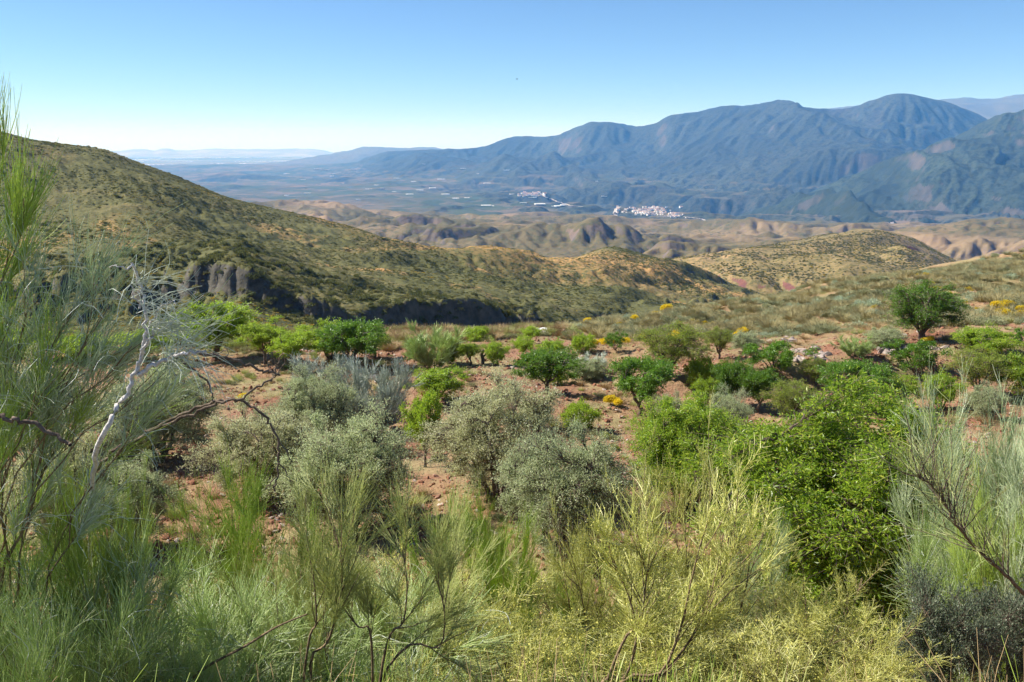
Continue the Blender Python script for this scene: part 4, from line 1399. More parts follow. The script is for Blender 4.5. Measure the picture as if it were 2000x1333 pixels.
# brooms out in the orchard
for k_, box, lab in [
    ('B_BUSH', (560, 690, 700, 800), 'pale silvery feathery broom on top of the left thicket'),
    ('B_BUSH', (660, 800, 708, 850), 'silvery grey broom right of the pale feathery one'),
    ('B_FARG', (795, 895, 634, 722), 'grey green broom on the far brink left of the saplings'),
    ('B_BUSH', (1110, 1180, 690, 735), 'low grey broom right of the wide dark almond'),
    ('B_FARG', (1640, 1700, 655, 700), 'spiky grey tussock broom between the two rock outcrops'),
]:
    fit(DIMS[k_], 'broom_bush', box, lab, 'broom', 'brooms standing in the orchard')


def left_broom():
    """the tall broom at the left edge: stems bent over to the right"""
    rng = np.random.default_rng(77)
    base = np.array([-2.95, 4.5, float(NEAR.z(-2.95, 4.5))])
    tips = [(10, 420, 4.1), (42, 470, 4.2), (-40, 440, 4.3), (95, 560, 4.1), (150, 590, 4.0), (215, 610, 3.9), (60, 650, 4.2), (265, 690, 3.9), (290, 760, 4.0), (235, 740, 4.2),
            (320, 800, 4.1), (150, 720, 4.0), (20, 640, 4.1), (180, 830, 4.2), (90, 780, 4.0), (-30, 560, 4.4), (-90, 560, 4.6), (110, 880, 4.3), (250, 860, 4.4), (0, 800, 4.1), (-60, 700, 4.2)]
    P_ = []
    for px, py, Y in tips:
        b = at3(px, py, Y)
        a = base + rng.normal(size=3) * np.array([0.12, 0.1, 0.0])
        P_.append((a, b))
    a = np.array([p[0] for p in P_])
    b = np.array([p[1] for p in P_])
    d = b - a
    up = np.stack([d[:, 0] * 0.12, d[:, 1] * 0.2, d[:, 2] * 0.72], 1)
    ST = bez(a, b, up, 12, rng, 0.006)
    pr = make_broom(211, ST[:3], 1500, 0.30, (M_TW_G, M_STEM), 0.011, 8, 0.13, 0.0015, 0.2, -0.1, 0.1, 0.7, tight=0.22, tseg=4)
    place(pr[0], 'broom_bush', (0, 0, 0), 0, 1, 'bright green upright top of the tall broom at the left edge', 'broom', 'tall brooms at the left edge')
    pr = make_broom(212, ST[3:12], 1900, 0.30, (M_TW_SG, M_STEM), 0.008, 8, 0.13, 0.0015, 0.3, 0.05, 0.3, 0.62, tight=0.32, white=0.14, tseg=4)
    place(pr[0], 'broom_bush', (0, 0, 0), 0, 1, 'arching silvery green broom bent to the right at left edge', 'broom', 'tall brooms at the left edge')
    pr = make_broom(213, ST[12:], 1900, 0.30, (M_TW_G, M_STEM), 0.008, 8, 0.14, 0.0015, 0.3, 0.0, 0.3, 0.5, tight=0.34, white=0.08, tseg=4)
    place(pr[0], 'broom_bush', (0, 0, 0), 0, 1, 'olive inner stems of the tall broom at the left edge', 'broom', 'tall brooms at the left edge')


left_broom()


def spline(pts, k):
    pts = np.array(pts, float)
    n = len(pts)
    t = np.linspace(0, n - 1, k)
    i = np.clip(t.astype(int), 0, n - 2)
    f = (t - i)[:, None]
    p0 = pts[np.clip(i - 1, 0, n - 1)]
    p1 = pts[i]
    p2 = pts[i + 1]
    p3 = pts[np.clip(i + 2, 0, n - 1)]
    return 0.5 * ((2 * p1) + (-p0 + p2) * f + (2 * p0 - 5 * p1 + 4 * p2 - p3) * f ** 2 + (-p0 + 3 * p1 - 3 * p2 + p3) * f ** 3)


def open_stems():
    """curved bare stems standing in front of the lower brooms"""
    def st(lines, k=16):
        return np.array([spline([at3(*q) for q in l], k) for l in lines])
    S = st([[(575, 1500, 4.5), (592, 1333, 4.5), (606, 1240, 4.5), (618, 1215, 4.5), (612, 1125, 4.5), (598, 1065, 4.5)],
            [(640, 1500, 4.6), (606, 1300, 4.5), (640, 1255, 4.5), (665, 1165, 4.5), (668, 1095, 4.5), (660, 1060, 4.5)],
            [(730, 1500, 4.5), (742, 1333, 4.5), (762, 1240, 4.5), (788, 1215, 4.5), (795, 1135, 4.5), (785, 1075, 4.5)],
            [(735, 1500, 4.5), (742, 1340, 4.5), (800, 1260, 4.5), (858, 1265, 4.5), (868, 1195, 4.5), (850, 1125, 4.5)],
            [(725, 1500, 4.6), (728, 1330, 4.6), (722, 1230, 4.6), (700, 1225, 4.6), (660, 1175, 4.6), (625, 1150, 4.6)]])
    pr = make_broom(221, S, 2600, 0.20, (M_TW_O, M_STEM), 0.010, 8, 0.24, 0.0015, 0.5, 0.0, 0.3, 0.45, tseg=4, tight=0.4)
    place(pr[0], 'broom_bush', (0, 0, 0), 0, 1, 'open broom of long curved dark stems standing before the others', 'broom', 'open stemmed brooms in front')
    S = st([[(1120, 1520, 4.9), (1178, 1333, 4.9), (1220, 1325, 4.9), (1243, 1245, 4.9), (1228, 1165, 4.9), (1195, 1095, 4.9)],
            [(1125, 1520, 4.9), (1185, 1333, 4.9), (1225, 1240, 4.9), (1250, 1225, 4.9), (1262, 1135, 4.9), (1270, 1075, 4.9)],
            [(1130, 1520, 5.0), (1200, 1340, 5.0), (1278, 1330, 5.0), (1345, 1255, 5.0), (1395, 1165, 5.0), (1430, 1080, 5.0)],
            [(1135, 1520, 5.0), (1210, 1335, 5.0), (1290, 1315, 5.0), (1330, 1225, 5.0), (1350, 1135, 5.0), (1370, 1055, 5.0)],
            [(1180, 1560, 4.9), (1270, 1333, 4.9), (1330, 1290, 4.9), (1390, 1305, 4.9), (1440, 1245, 4.9), (1500, 1195, 4.9)]])
    pr = make_broom(222, S[:4], 2600, 0.15, (M_TW_Y, M_STEM), 0.013, 10, 0.26, 0.0019, 0.6, 0.0, 0.3, 0.5, 1300, M_FLOP, 0.014, tseg=4, tight=0.65)
    place(pr[0], 'broom_bush', (0, 0, 0), 0, 1, 'pale broom on forked woody stems rising from the bottom edge', 'broom', 'open stemmed brooms in front')
    S = st([[(300, 1420, 4.2), (380, 1320, 4.2), (480, 1262, 4.2), (540, 1225, 4.2), (600, 1200, 4.2)]])
    V, f = tubes(S, 0.009, 0.004, 7)
    link('dead_stem', mesh_np('dead_stem', V, f, [M_STEM], smooth=True), label='straight dead stick lying slantwise across the left brooms', category='dead branch')


def dead_wood():
    rng = np.random.default_rng(3)
    Y = 3.75
    root = at3(205, 905, Y)

    def br(parent, pts, r0, r1, mat, k=26, wig=0.006):
        P_ = spline([at3(*p) for p in pts], k)
        P_ = P_ + rng.normal(size=P_.shape) * wig
        V, f = tubes(P_[None], r0, r1, 8)
        V = V - np.array(parent.location)
        link('branch', mesh_np('branch', V, f, [mat], smooth=True), parent)
        return P_
    zg = float(NEAR.z(-1.9, 4.6))
    e = link('bare_trunk', None, loc=(-1.9, 4.6, zg), label='bleached grey bare trunk standing crooked among the left brooms', category='dead branch')
    a = br(e, [(175, 1200, 5.6), (178, 1000, 4.6), (195, 872, Y), (238, 785, Y), (262, 735, Y), (277, 690, Y), (283, 640, 3.7), (280, 585, 3.7), (270, 545, 3.7), (256, 520, 3.65)], 0.013, 0.005, M_PALE, 60)
    br(e, [(270, 735, Y), (300, 715, Y), (330, 700, 3.7), (365, 690, 3.6), (400, 688, 3.6)], 0.011, 0.005, M_PALE)
    br(e, [(277, 690, Y), (290, 665, 3.7), (300, 650, 3.7), (318, 640, 3.7)], 0.008, 0.003, M_PALE, 12)
    br(e, [(256, 520, 3.65), (240, 522, 3.6), (215, 518, 3.6)], 0.004, 0.0015, M_PALE, 10)
    br(e, [(275, 600, 3.7), (262, 580, 3.7), (258, 560, 3.7)], 0.005, 0.002, M_PALE, 10)
    br(e, [(283, 650, 3.7), (300, 620, 3.7), (322, 596, 3.65), (340, 590, 3.6)], 0.005, 0.0015, M_PALE, 12)
    # curled silvery twigs hanging from its tips
    for (px, py) in [(280, 600), (300, 640), (335, 695), (365, 690), (268, 560), (320, 640)]:
        n = 24
        st = at3(px, py, 3.65) + rng.normal(size=(n, 3)) * 0.025
        d = np.array([0.75, 0, 0.25]) + rng.normal(size=(n, 3)) * 0.45
        P_ = grow(rng, st, d, rng.uniform(0.10, 0.30, n), 7, np.array([0.3, 0, -0.9]) + rng.normal(size=(n, 3)) * 0.7, 0.12)
        V, f = tubes(P_, 0.0017, 0.001, 3)
        link('twig', mesh_np('twig', V - np.array(e.location), f, [M_TW_S]), e)
    Y2 = 4.5
    zg = float(NEAR.z(-2.4, 6.2))
    e = link('bent_dead_branch', None, loc=(-2.4, 6.2, zg), label='long bent dead branch arching down over the grey bush by the path', category='dead branch')
    br(e, [(120, 1250, 5.0), (150, 1000, 4.7), (205, 900, Y2), (262, 862, Y2), (330, 822, Y2), (390, 795, Y2), (430, 783, Y2), (470, 784, Y2), (510, 808, Y2), (538, 845, Y2), (546, 885, Y2), (541, 930, Y2), (536, 960, Y2)], 0.012, 0.0045, M_BARK, 70)
    br(e, [(285, 848, Y2), (330, 826, 4.4), (385, 806, 4.4), (420, 790, 4.4), (470, 776, 4.4), (505, 755, 4.4), (532, 738, 4.45), (543, 712, 4.5), (552, 692, 4.5)], 0.010, 0.003, M_BARK, 40)
    for pts in [[(543, 905, Y2), (560, 925, Y2), (572, 950, Y2)], [(541, 930, Y2), (528, 945, Y2), (516, 958, Y2)], [(532, 738, 4.45), (548, 722, 4.4), (556, 700, 4.4)], [(536, 732, 4.45), (524, 715, 4.5), (520, 695, 4.5)],
                [(540, 718, 4.45), (535, 700, 4.4), (530, 690, 4.4)], [(546, 865, Y2), (558, 880, Y2), (570, 905, Y2)]]:
        br(e, pts, 0.004, 0.0015, M_BARK, 10, 0.003)
    zg = float(NEAR.z(-1.6, 6.0))
    e = link('twisted_dead_branch', None, loc=(-1.6, 6.0, zg), label='thin twisted dead branch reaching right from the bleached trunk', category='dead branch')
    br(e, [(345, 700, 4.1), (370, 690, 4.1), (420, 694, 4.1), (470, 706, 4.1), (505, 722, 4.1), (530, 728, 4.15), (545, 735, 4.2)], 0.009, 0.005, M_BARK, 30)
    br(e, [(352, 702, 4.1), (385, 730, 4.1), (405, 748, 4.1), (413, 770, 4.1), (415, 785, 4.1)], 0.006, 0.003, M_BARK, 20)
    for pts in [[(420, 694, 4.1), (440, 684, 4.1), (448, 678, 4.1)], [(440, 698, 4.1), (446, 688, 4.1), (440, 676, 4.1)], [(385, 730, 4.1), (395, 715, 4.1), (392, 704, 4.1)]]:
        br(e, pts, 0.003, 0.001, M_BARK, 8, 0.003)
    Y3 = 3.6
    zg = float(NEAR.z(-3.0, 5.0))
    e = link('dark_dead_branch', None, loc=(-3.0, 5.0, zg), label='dark dead branch sloping in from the left edge', category='dead branch')
    br(e, [(-180, 800, Y3), (-60, 806, Y3), (0, 815, Y3), (45, 822, Y3), (95, 842, Y3), (135, 868, Y3)], 0.011, 0.008, M_BARK, 30)
    # leaning branches at the right edge
    zg = float(NEAR.z(4.9, 7.6))
    e = link('leaning_branch', None, loc=(4.9, 7.6, zg), label='grey branch leaning in from the right edge with fine bare twigs', category='dead branch')
    a = br(e, [(2090, 1330, 7.4), (2050, 1200, 7.4), (2000, 1160, 7.3), (1950, 1110, 7.3), (1905, 1070, 7.3), (1870, 1025, 7.2), (1845, 985, 7.2), (1820, 950, 7.2), (1790, 930, 7.1)], 0.022, 0.005, M_STEM, 60)
    tw = []
    n = 70
    b, tan, _ = pick(rng, a[None], n, 0.3, 1.0)
    P_ = grow(rng, b, tan + rng.normal(size=(n, 3)) * 0.5 + np.array([0, 0, 0.5]), rng.uniform(0.25, 0.9, n), 8, (0, 0, 0.4), 0.1)
    V, f = tubes(P_, 0.0055, 0.0015, 4)
    link('twig', mesh_np('twig', V - np.array(e.location), f, [M_BARK], smooth=True), e)
    n = 500
    b, tan, _ = pick(rng, P_, n, 0.3, 1.0)
    P2 = grow(rng, b, tan + rng.normal(size=(n, 3)) * 0.4, rng.uniform(0.1, 0.35, n), 5, (0, 0, 0.1), 0.08)
    V, f = tubes(P2, 0.0022, 0.001, 3)
    link('twig', mesh_np('twig', V - np.array(e.location), f, [M_TW_O]), e)


open_stems()
dead_wood()


def stump():
    p = on_ground(942, 712)
    V, f = tubes(np.array([[[0, 0, -0.1], [0.05, 0, 0.3], [-0.05, 0.02, 0.62], [0.1, 0, 0.9]]]), 0.13, 0.09, 8)
    V2, f2 = tubes(np.array([[[0.02, 0, 0.45], [0.22, 0, 0.6], [0.3, 0.02, 0.75]]]), 0.07, 0.04, 6)
    e = link('tree_stump', None, loc=p, label='short dark dead stump between two small almonds', category='stump')
    link('trunk', mesh_np('trunk', V, f, [M_BARK], smooth=True), e)
    link('limb', mesh_np('limb', V2, f2, [M_BARK], smooth=True), e)


stump()

# ------------------------------------------------------------------ rocks, white sheet
def rocks():
    rng = np.random.default_rng(12)
    mr = bark_mat('outcrop_rock', (0.22, 0.17, 0.145), (0.42, 0.35, 0.31), 1.5)
    ms = [stone_mesh(20 + i, mr, 0.55, 2) for i in range(4)]
    spots = []
    for (x0, x1, y0, y1, n, lab, grp) in [
        (1548, 1618, 682, 708, 22, 'pale angular rock of the left outcrop below the scrub slope', 'rocks of the left outcrop'),
        (1718, 1768, 664, 694, 20, 'pale angular rock of the outcrop left of the round tree', 'rocks of the right outcrop'),
        (1500, 1545, 655, 672, 7, 'grey rock in the small ledge above the left outcrop', 'rocks of the small ledge'),
        (1810, 1850, 676, 688, 4, 'pale loose rock in front of the round tree', 'rocks before the round tree'),
        (590, 640, 680, 688, 6, 'pale rock in a row under the brink almonds', 'rocks under the brink almonds'),
        (700, 745, 735, 760, 5, 'flat pale rock on the red soil above the silvery thicket', 'rocks above the thicket'),
    ]:
        for i in range(n):
            px, py = rng.uniform(x0, x1), rng.uniform(y0, y1)
            p = on_ground(px, py)
            s = rng.uniform(0.16, 0.5)
            link('rock', ms[i % 4], loc=(p[0], p[1], p[2] + s * 0.02), rot=(rng.normal() * 0.25, rng.normal() * 0.25, rng.uniform(0, 6)), scale=(s * 1.3, s, s),
                 label=lab, category='rock', group=grp)


rocks()


def sheet():
    m, nt = new_mat('white_sheeting')
    out_surface(nt, (0.78, 0.78, 0.76), 0.6)
    p = on_ground(1058, 652)
    n = 9
    xs = np.linspace(-0.45, 0.45, n)
    X, Y = np.meshgrid(xs, np.linspace(-0.6, 0.6, n))
    Z = 0.22 + 0.03 * np.sin(X * 9) + 0.12 * (Y + 0.6)
    V = np.concatenate([np.stack([X, Y, Z], -1).reshape(-1, 3), np.stack([X, Y, Z - 0.05], -1).reshape(-1, 3)])
    i = np.arange(n * n).reshape(n, n)
    f = np.stack([i[:-1, :-1], i[:-1, 1:], i[1:, 1:], i[1:, :-1]], -1).reshape(-1, 4)
    ring = np.concatenate([i[0, :], i[1:, -1], i[-1, -2::-1], i[-2:0:-1, 0]])
    r2 = np.roll(ring, -1)
    side = np.stack([ring, ring + n * n, r2 + n * n, r2], -1)
    o = link('white_sheet', mesh_np('white_sheet', V, [f, f[:, ::-1] + n * n, side], [m]), loc=p, label='small white sheet lying on the far end of the orchard', category='sheet')


sheet()

# ------------------------------------------------------------------ shrubs and tussocks of the right hillside
def hillside():
    rng = np.random.default_rng(21)
    mg = leaf_mat('esparto_blade', (0.30, 0.265, 0.12), (0.46, 0.40, 0.20), 0.3, 0.6, 0.2, (0.58, 0.50, 0.28))
    mgg = leaf_mat('grey_scrub_leaf', (0.21, 0.225, 0.11), (0.35, 0.36, 0.19), 0.3, 0.6, 0.2, (0.48, 0.48, 0.30))
    mbl = leaf_mat('bluish_scrub_leaf', (0.28, 0.34, 0.20), (0.44, 0.50, 0.34), 0.25, 0.6, 0.2)
    mdk = leaf_mat('dark_scrub_leaf', (0.12, 0.12, 0.05), (0.21, 0.20, 0.085), 0.25, 0.6, 0.2)
    tus = [tuft_mesh(31, 240, 0.62, 1.0, 0.010, mg, 0.6, 4), tuft_mesh(32, 240, 0.55, 1.2, 0.010, mgg, 0.6, 4)]
    dom = [dome_mesh(33, 900, 0.62, 0.085, 0.045, mgg, 0.62, 9), dome_mesh(34, 900, 0.62, 0.085, 0.045, mdk, 0.6, 9), dome_mesh(35, 900, 0.6, 0.10, 0.035, mbl, 0.75, 9)]
    yel = [dome_mesh(36, 1100, 0.5, 0.07, 0.06, M_FLO, 0.8, 7)]
    yb = dome_mesh(37, 1500, 0.5, 0.07, 0.06, leaf_mat('bright_broom_flower', (0.42, 0.36, 0.04), (0.80, 0.60, 0.03), 0.4, 0.6, 0.2), 0.9, 9)
    allm = tus + dom + yel
    # marks one can find in the photo, used to say where each individual stands
    marks = [((1798, 640), 'round dark tree'), ((1583, 695), 'left pale outcrop'), ((1743, 679), 'right pale outcrop'), ((1403, 680), 'small grey green tree'),
             ((1305, 690), 'tall feathery almond'), ((1905, 740), 'slender trunked almond'), ((1520, 663), 'small rock ledge'), ((1668, 678), 'spiky grey tussock')]
    n = 13000
    t = rng.uniform(0.03, 0.68, n)
    Y = np.sqrt(rng.uniform(50 ** 2, 124 ** 2, n))
    X = t * Y
    Z = NEAR.z(X, Y)
    front = 57 + 6 * (1 - sstep(0.15, 0.45, t)) + 14 * (1 - sstep(0.05, 0.16, t))
    dn = fbm(X / 9, Y / 9, 4, 5)
    k = (Y > front) & (dn + rng.normal(size=n) * 0.25 > -0.30)
    X, Y, Z, t = X[k], Y[k], Z[k], t[k]
    # keep them a little apart
    cell = {}
    ok = []
    for i in range(len(X)):
        c = (int(X[i] / 0.6), int(Y[i] / 0.6))
        if c in cell:
            continue
        cell[c] = 1
        ok.append(i)
    X, Y, Z, t = X[ok], Y[ok], Z[ok], t[ok]
    n = len(X)
    zone = fbm(X / 14, Y / 14, 3, 8)
    yz = fbm(X / 12 + 9, Y / 12, 3, 18)
    r = rng.random(n)
    idx = np.where(r < 0.35, 0, np.where(r < 0.58, 1, np.where(r < 0.80, 2, np.where(r < 0.92, 3, 4))))
    idx = np.where((yz + rng.normal(size=n) * 0.3 > 0.62), 5, idx)
    s = rng.uniform(0.7, 1.5, n) ** 1.2
    s = np.where(idx == 5, s * 0.6, s)
    rotz = rng.uniform(0, 6.28, n)
    # individuals: nearest first, up to the limits for each kind
    order = np.argsort(Y / (s + 0.3))
    used = np.zeros(n, bool)
    lim = {'tussock': 240, 'scrub_bush': 240, 'yellow_broom': 120}
    words = {0: ('tussock', 'straw coloured grass tussock'), 1: ('tussock', 'grey green grass tussock'), 2: ('scrub_bush', 'rounded grey green scrub bush'),
             3: ('scrub_bush', 'dark olive scrub bush'), 4: ('scrub_bush', 'bluish pale scrub bush'), 5: ('yellow_broom', 'bright yellow flowering dwarf broom')}
    partn = {'tussock': 'blades', 'scrub_bush': 'foliage', 'yellow_broom': 'flowers'}
    cnt = {k: 0 for k in lim}
    f0 = math.cos(PITCH)
    for i in order:
        nm, wd = words[int(idx[i])]
        if cnt[nm] >= lim[nm]:
            continue
        # where it shows in the photograph
        d = Y[i] * math.cos(PITCH) - Z[i] * math.sin(PITCH)
        px = 1000 + F * X[i] / d
        py = 666.5 - F * (Y[i] * math.sin(PITCH) + Z[i] * math.cos(PITCH)) / d
        if not (-20 < px < 2020):
            continue
        if px < 1180 and nm != 'yellow_broom':
            continue
        cnt[nm] += 1
        used[i] = True
        (mx, my), mn = min(marks, key=lambda m: (m[0][0] - px) ** 2 + 4 * (m[0][1] - py) ** 2)
        dx, dy = px - mx, py - my
        dist = 'just' if abs(dx) + 2 * abs(dy) < 70 else ('well' if abs(dx) + 2 * abs(dy) > 180 else '')
        if abs(dx) > 1.6 * abs(dy):
            w = ('right of' if dx > 0 else 'left of')
        elif dy < 0:
            w = 'above' + (' and right of' if dx > 0 else ' and left of')
        else:
            w = 'below' + (' and right of' if dx > 0 else ' and left of')
        size = 'small ' if s[i] < 0.75 else ('large ' if s[i] > 1.15 else '')
        lab = ' '.join(('%s%s %s %s the %s' % (size, wd, dist, w, mn)).split())
        link(nm, allm[int(idx[i])], loc=(X[i], Y[i], Z[i] - 0.03), rot=(0, 0, rotz[i]), scale=(s[i], s[i], s[i] * rng.uniform(0.8, 1.2)),
             label=lab, category={'tussock': 'grass tussock', 'scrub_bush': 'bush', 'yellow_broom': 'broom'}[nm], group=lab)
    r_ = ~used
    m = int(r_.sum())
    scatter('hillside_scrub', np.stack([X, Y, Z - 0.03], 1)[r_], np.stack([np.zeros(m), np.zeros(m), rotz[r_]], 1), np.stack([s, s, s], 1)[r_], idx[r_], allm,
            label='tussocks and low scrub covering the rest of the right hillside')
    # clusters seen plainly in the photograph
    def cluster(pts, lab, grp):
        for i, (px, py, sz) in enumerate(pts):
            sz *= 1.25
            p = on_ground(px, py)
            k_ = max(1.0, p[1] / 62)
            link('yellow_broom', yb, loc=(p[0], p[1], p[2] + 0.15 * k_), rot=(0, 0, i * 1.3), scale=(sz * k_, sz * k_, sz * k_), label=lab, category='broom', group=grp)
    cluster([(1942, 604, .8), (1958, 618, .9), (1970, 606, 1.1), (1966, 622, 1.0), (1995, 622, .9), (1990, 612, .8)], 'bright yellow broom in the cluster right of the round tree', 'yellow broom cluster at the right edge')
    cluster([(1440, 662, .8), (1452, 656, .9), (1446, 668, .7), (1460, 668, .6)], 'yellow broom in the cluster right of the small grey green tree', 'yellow broom cluster below the slope')
    cluster([(1815, 670, .5), (1805, 672, .4)], 'small yellow broom at the foot of the round tree', 'yellow broom under the round tree')
    cluster([(1160, 628, .7), (1180, 622, .8), (1195, 625, .8), (1225, 622, .8), (1260, 616, .9), (1300, 612, 1.0), (1322, 608, 1.1), (1345, 604, 1.0), (1240, 628, .7), (1280, 622, .8), (1146, 634, .7)],
            'yellow broom along the skyline where the right slope begins', 'yellow broom along the lower slope')
    cluster([(1190, 792, .7), (1205, 796, .6)], 'low yellow flowered weed beside the vase shaped almond', 'yellow weeds beside the vase shaped almond')
    cluster([(475, 782, .5), (468, 788, .5)], 'yellow flower patch under the bent dead branch', 'yellow flowers under the bent branch')


hillside()

# ------------------------------------------------------------------ villages, greenhouses and roads in the valley
def valley():
    rng = np.random.default_rng(31)
    wm, nt = new_mat('whitewash')
    out_surface(nt, (0.80, 0.78, 0.74), 0.8)
    rm, nt = new_mat('roof_tile')
    out_surface(nt, (0.40, 0.22, 0.16), 0.8)
    gm, nt = new_mat('greenhouse_plastic')
    out_surface(nt, (0.80, 0.82, 0.82), 0.5)
    pm, nt = new_mat('pale_road')
    out_surface(nt, (0.45, 0.40, 0.36), 0.9)

    def house_mesh(w, d, h, r):
        V = np.array([(-w, -d, -3), (w, -d, -3), (w, d, -3), (-w, d, -3), (-w, -d, h), (w, -d, h), (w, d, h), (-w, d, h), (-w, 0, h + r), (w, 0, h + r)], float)
        q = np.array([[0, 1, 5, 4], [1, 2, 6, 5], [2, 3, 7, 6], [3, 0, 4, 7], [4, 5, 9, 8], [7, 8, 9, 6]])
        tr = np.array([[5, 6, 9], [4, 8, 7]])
        return mesh_np('house', V, [q, tr], [wm, rm], np.array([0, 0, 0, 0, 1, 1, 0, 0]))
    hm = [house_mesh(7, 5, 6, 1.5), house_mesh(5, 5, 8, 1.2), house_mesh(10, 5, 5, 1.6)]
    n = 0
    for (cx, cy, wx, wy, cnt, lab, grp) in [
        (1268, 413, 62, 8, 150, 'white house in the larger village on the valley floor', 'houses of the larger village'),
        (1318, 422, 22, 5, 30, 'white house on the near side of the larger village', 'houses below the larger village'),
        (1036, 381, 28, 4, 45, 'white house in the smaller distant village', 'houses of the smaller village'),
        (1535, 408, 22, 4, 16, 'house of the hamlet at the mountain foot', 'houses of the hamlet'),
        (1748, 437, 8, 2, 4, 'white farm building at the foot of the wooded mountain', 'farm buildings under the wooded mountain'),
    ]:
        for i in range(cnt):
            px = cx + np.clip(rng.normal() * 0.45, -1, 1) * wx
            py = cy + np.clip(rng.normal() * 0.5, -1, 1) * wy
            p = (PINE if px > 1600 else MTN).hit(px, py)
            if not p:
                continue
            s = rng.uniform(0.7, 1.3) * p[1] / 6000
            link('house', hm[int(rng.integers(0, 3))], loc=p, rot=(0, 0, rng.uniform(-0.6, 0.6)), scale=(s, s, s), label=lab, category='house', group=grp)

    def tunnel():
        k = 10
        a = np.linspace(0, np.pi, k)
        x = np.cos(a)
        z = np.sin(a) * 4
        V = np.concatenate([np.stack([x, np.full(k, -1.0), z], 1), np.stack([x, np.full(k, 1.0), z], 1)])
        i = np.arange(k - 1)
        return V, np.stack([i, i + 1, i + 1 + k, i + k], 1)
    V, f = tunnel()
    parts = []
    for j in range(8):
        v = V * np.array([5, 28, 1]) + np.array([(j - 3.5) * 10, 0, 2])
        parts.append((v, f, 0))
        w = np.array([(-5, -28, -2), (5, -28, -2), (5, 28, -2), (-5, 28, -2), (-5, -28, 2), (5, -28, 2), (5, 28, 2), (-5, 28, 2)], float) + np.array([(j - 3.5) * 10, 0, 0])
        parts.append((w, np.array([[0, 1, 5, 4], [1, 2, 6, 5], [2, 3, 7, 6], [3, 0, 4, 7]]), 0))
    V, Fs, mi = join(parts)
    gh = mesh_np('greenhouse', V, Fs, [gm], mi)
    spots = [(770, 375), (808, 355), (828, 321), (862, 351), (905, 330), (935, 340), (952, 359), (845, 368), (890, 388), (912, 387), (950, 402), (958, 403), (1022, 397), (1055, 400), (1040, 387),
             (1092, 403), (1105, 402), (1164, 355), (870, 380), (800, 380), (700, 409), (720, 370), (745, 368), (990, 333), (1000, 380), (1180, 385), (560, 340), (590, 352), (620, 331), (650, 345), (655, 340), (1085, 404),
             (700, 390), (690, 332), (640, 333), (560, 382), (600, 378), (735, 362), (775, 349), (820, 372)]
    def gl(px, py):
        m = min([((1036, 381), 'smaller village'), ((1270, 413), 'larger village'), ((650, 340), 'end of the far left ridge'), ((800, 375), 'middle of the valley')],
                key=lambda q: abs(q[0][0] - px) + 3 * abs(q[0][1] - py))
        dx, dy = px - m[0][0], py - m[0][1]
        w = ('right of' if dx > 0 else 'left of') if abs(dx) > 3 * abs(dy) else ('beyond' if dy < 0 else 'in front of')
        return 'white plastic greenhouse %s the %s' % (w, m[1])
    for i, (px, py) in enumerate(spots):
        p = MTN.hit(px, py)
        if p:
            s = rng.uniform(0.5, 1.1) * max(1.0, p[1] / 8000) * 0.62
            link('greenhouse', gh, loc=p, rot=(0, 0, rng.uniform(-0.3, 0.3)), scale=(s * 1.3, s, s), label=gl(px, py), category='greenhouse', group=gl(px, py))
    # greenhouse belts out on the far plain
    for i in range(48):
        t = rng.uniform(-0.46, -0.20)
        Y = rng.choice([20500, 24500, 27500, 31000]) + rng.normal() * 500
        s = rng.uniform(5, 9)
        link('greenhouse', gh, loc=(t * Y, Y, PLAIN_Z(t * Y, Y) + 1), rot=(0, 0, rng.uniform(-0.1, 0.1)), scale=(s * 1.3, s * 0.35, 2), label='greenhouse in the pale belts on the far coastal plain', category='greenhouse', group='greenhouses on the far plain')

    def road(name, pts, w, lab, sheet_):
        c = []
        for a, b in zip(pts[:-1], pts[1:]):
            for f_ in np.linspace(0, 1, 14, endpoint=False):
                p = sheet_.hit(a[0] + (b[0] - a[0]) * f_, a[1] + (b[1] - a[1]) * f_)
                if p:
                    c.append(p)
        c = np.array(c)
        d = np.gradient(c[:, :2], axis=0)
        d /= np.linalg.norm(d, axis=1)[:, None] + 1e-6
        nrm = np.stack([-d[:, 1], d[:, 0]], 1) * w / 2
        L_ = c[:, :2] + nrm
        R_ = c[:, :2] - nrm
        z = np.maximum(np.maximum(sheet_.z(L_[:, 0], L_[:, 1]), sheet_.z(R_[:, 0], R_[:, 1])), c[:, 2]) + 2.0
        V = np.concatenate([np.column_stack([L_, z]), np.column_stack([R_, z])])
        k = len(c)
        i = np.arange(k - 1)
        link(name, mesh_np(name, V, np.stack([i, i + 1, i + 1 + k, i + k], 1), [pm]), kind='structure', label=lab)
    road('road', [(1056, 380), (1068, 388), (1088, 396), (1112, 403), (1140, 405)], 16, 'pale road curving past the smaller village', MTN)
    road('road', [(1212, 405), (1203, 410), (1199, 420), (1206, 427)], 16, 'pale dry riverbed road left of the larger village', MTN)
    road('road', [(1335, 425), (1370, 430), (1400, 440), (1425, 447)], 14, 'pale road running right from the larger village', MTN)


valley()


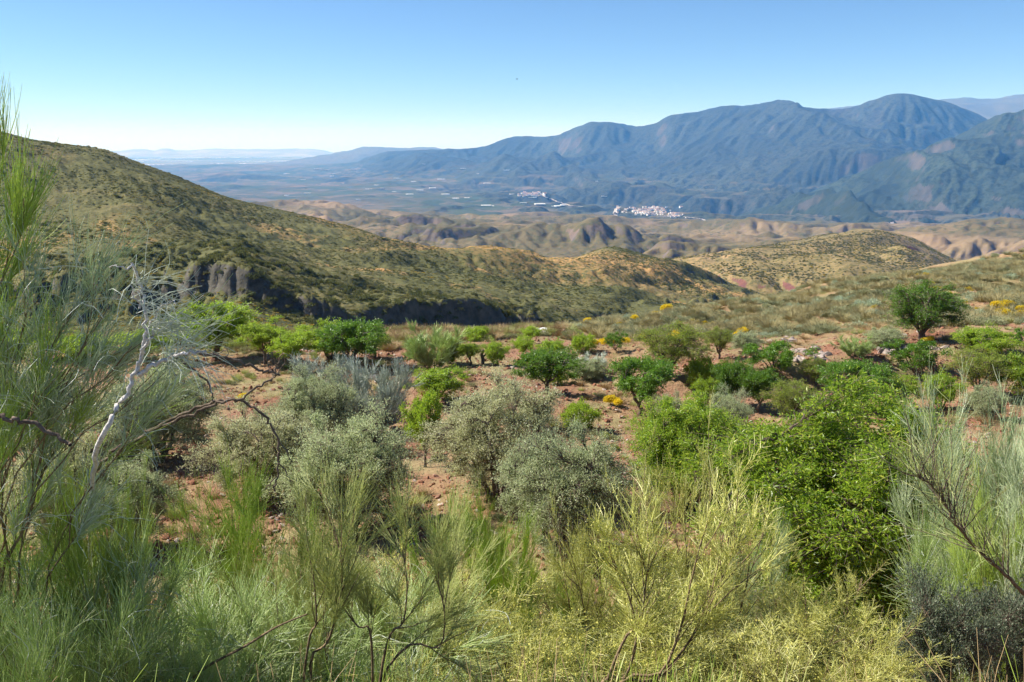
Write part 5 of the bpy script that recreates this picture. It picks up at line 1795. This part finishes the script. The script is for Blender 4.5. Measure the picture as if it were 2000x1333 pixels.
def bird():
    m, nt = new_mat('dark_feather')
    out_surface(nt, (0.03, 0.03, 0.03), 0.7)
    p = at3(1010, 155, 160)
    e = link('bird', None, loc=tuple(p), label='tiny dark bird high in the clear sky', category='bird')
    b = grow(np.random.default_rng(1), np.array([[-0.2, 0, 0.0]]), np.array([[1.0, 0, 0.05]]), 0.42, 7, (0, 0, 0), 0.0)
    V, f = tubes(b, 0.05, 0.02, 8)
    V2, Fa = ico(1)
    V2 = V2 * np.array([0.16, 0.065, 0.06])
    link('body', mesh_np('body', np.concatenate([V2, V * np.array([0.9, 0.4, 0.4])]), [Fa, f + len(V2)], [m], smooth=True), e)
    for sgn in (-1, 1):
        W = np.array([(0.07, 0.03 * sgn, 0.03), (-0.09, 0.03 * sgn, 0.03), (0.05, 0.3 * sgn, 0.12), (-0.1, 0.28 * sgn, 0.12), (-0.1, 0.55 * sgn, 0.06),
                      (0.07, 0.03 * sgn, 0.015), (-0.09, 0.03 * sgn, 0.015), (0.05, 0.3 * sgn, 0.105), (-0.1, 0.28 * sgn, 0.105), (-0.1, 0.55 * sgn, 0.05)])
        q = np.array([[0, 1, 3, 2], [5, 7, 8, 6], [0, 2, 7, 5], [1, 6, 8, 3]])
        tr = np.array([[2, 3, 4], [7, 9, 8], [2, 4, 9], [2, 9, 7], [3, 8, 9], [3, 9, 4]])
        link('wing', mesh_np('wing', W, [q, tr], [m]), e)


bird()



# ------------------------------------------------------------------ haze
def build_haze():
    m, nt = new_mat('air_haze')
    v = nd(nt, 'ShaderNodeVolumePrincipled', {'Color': (0.13, 0.43, 1.0, 1), 'Absorption Color': (1, 1, 1, 1), 'Density': HAZE, 'Anisotropy': 0.0})
    o = nd(nt, 'ShaderNodeOutputMaterial')
    nt.links.new(v.outputs[0], o.inputs['Volume'])
    x0, x1, y0, y1, z0, z1 = -s - 500, s + 500, -400, s, -1150, 760
    V = np.array([(x, y, z) for x in (x0, x1) for y in (y0, y1) for z in (z0, z1)], float)
    f = np.array([[0, 1, 3, 2], [4, 6, 7, 5], [0, 4, 5, 1], [2, 3, 7, 6], [0, 2, 6, 4], [1, 5, 7, 3]])
    link('haze', mesh_np('haze', V, f, [m]), kind='stuff')


build_haze()
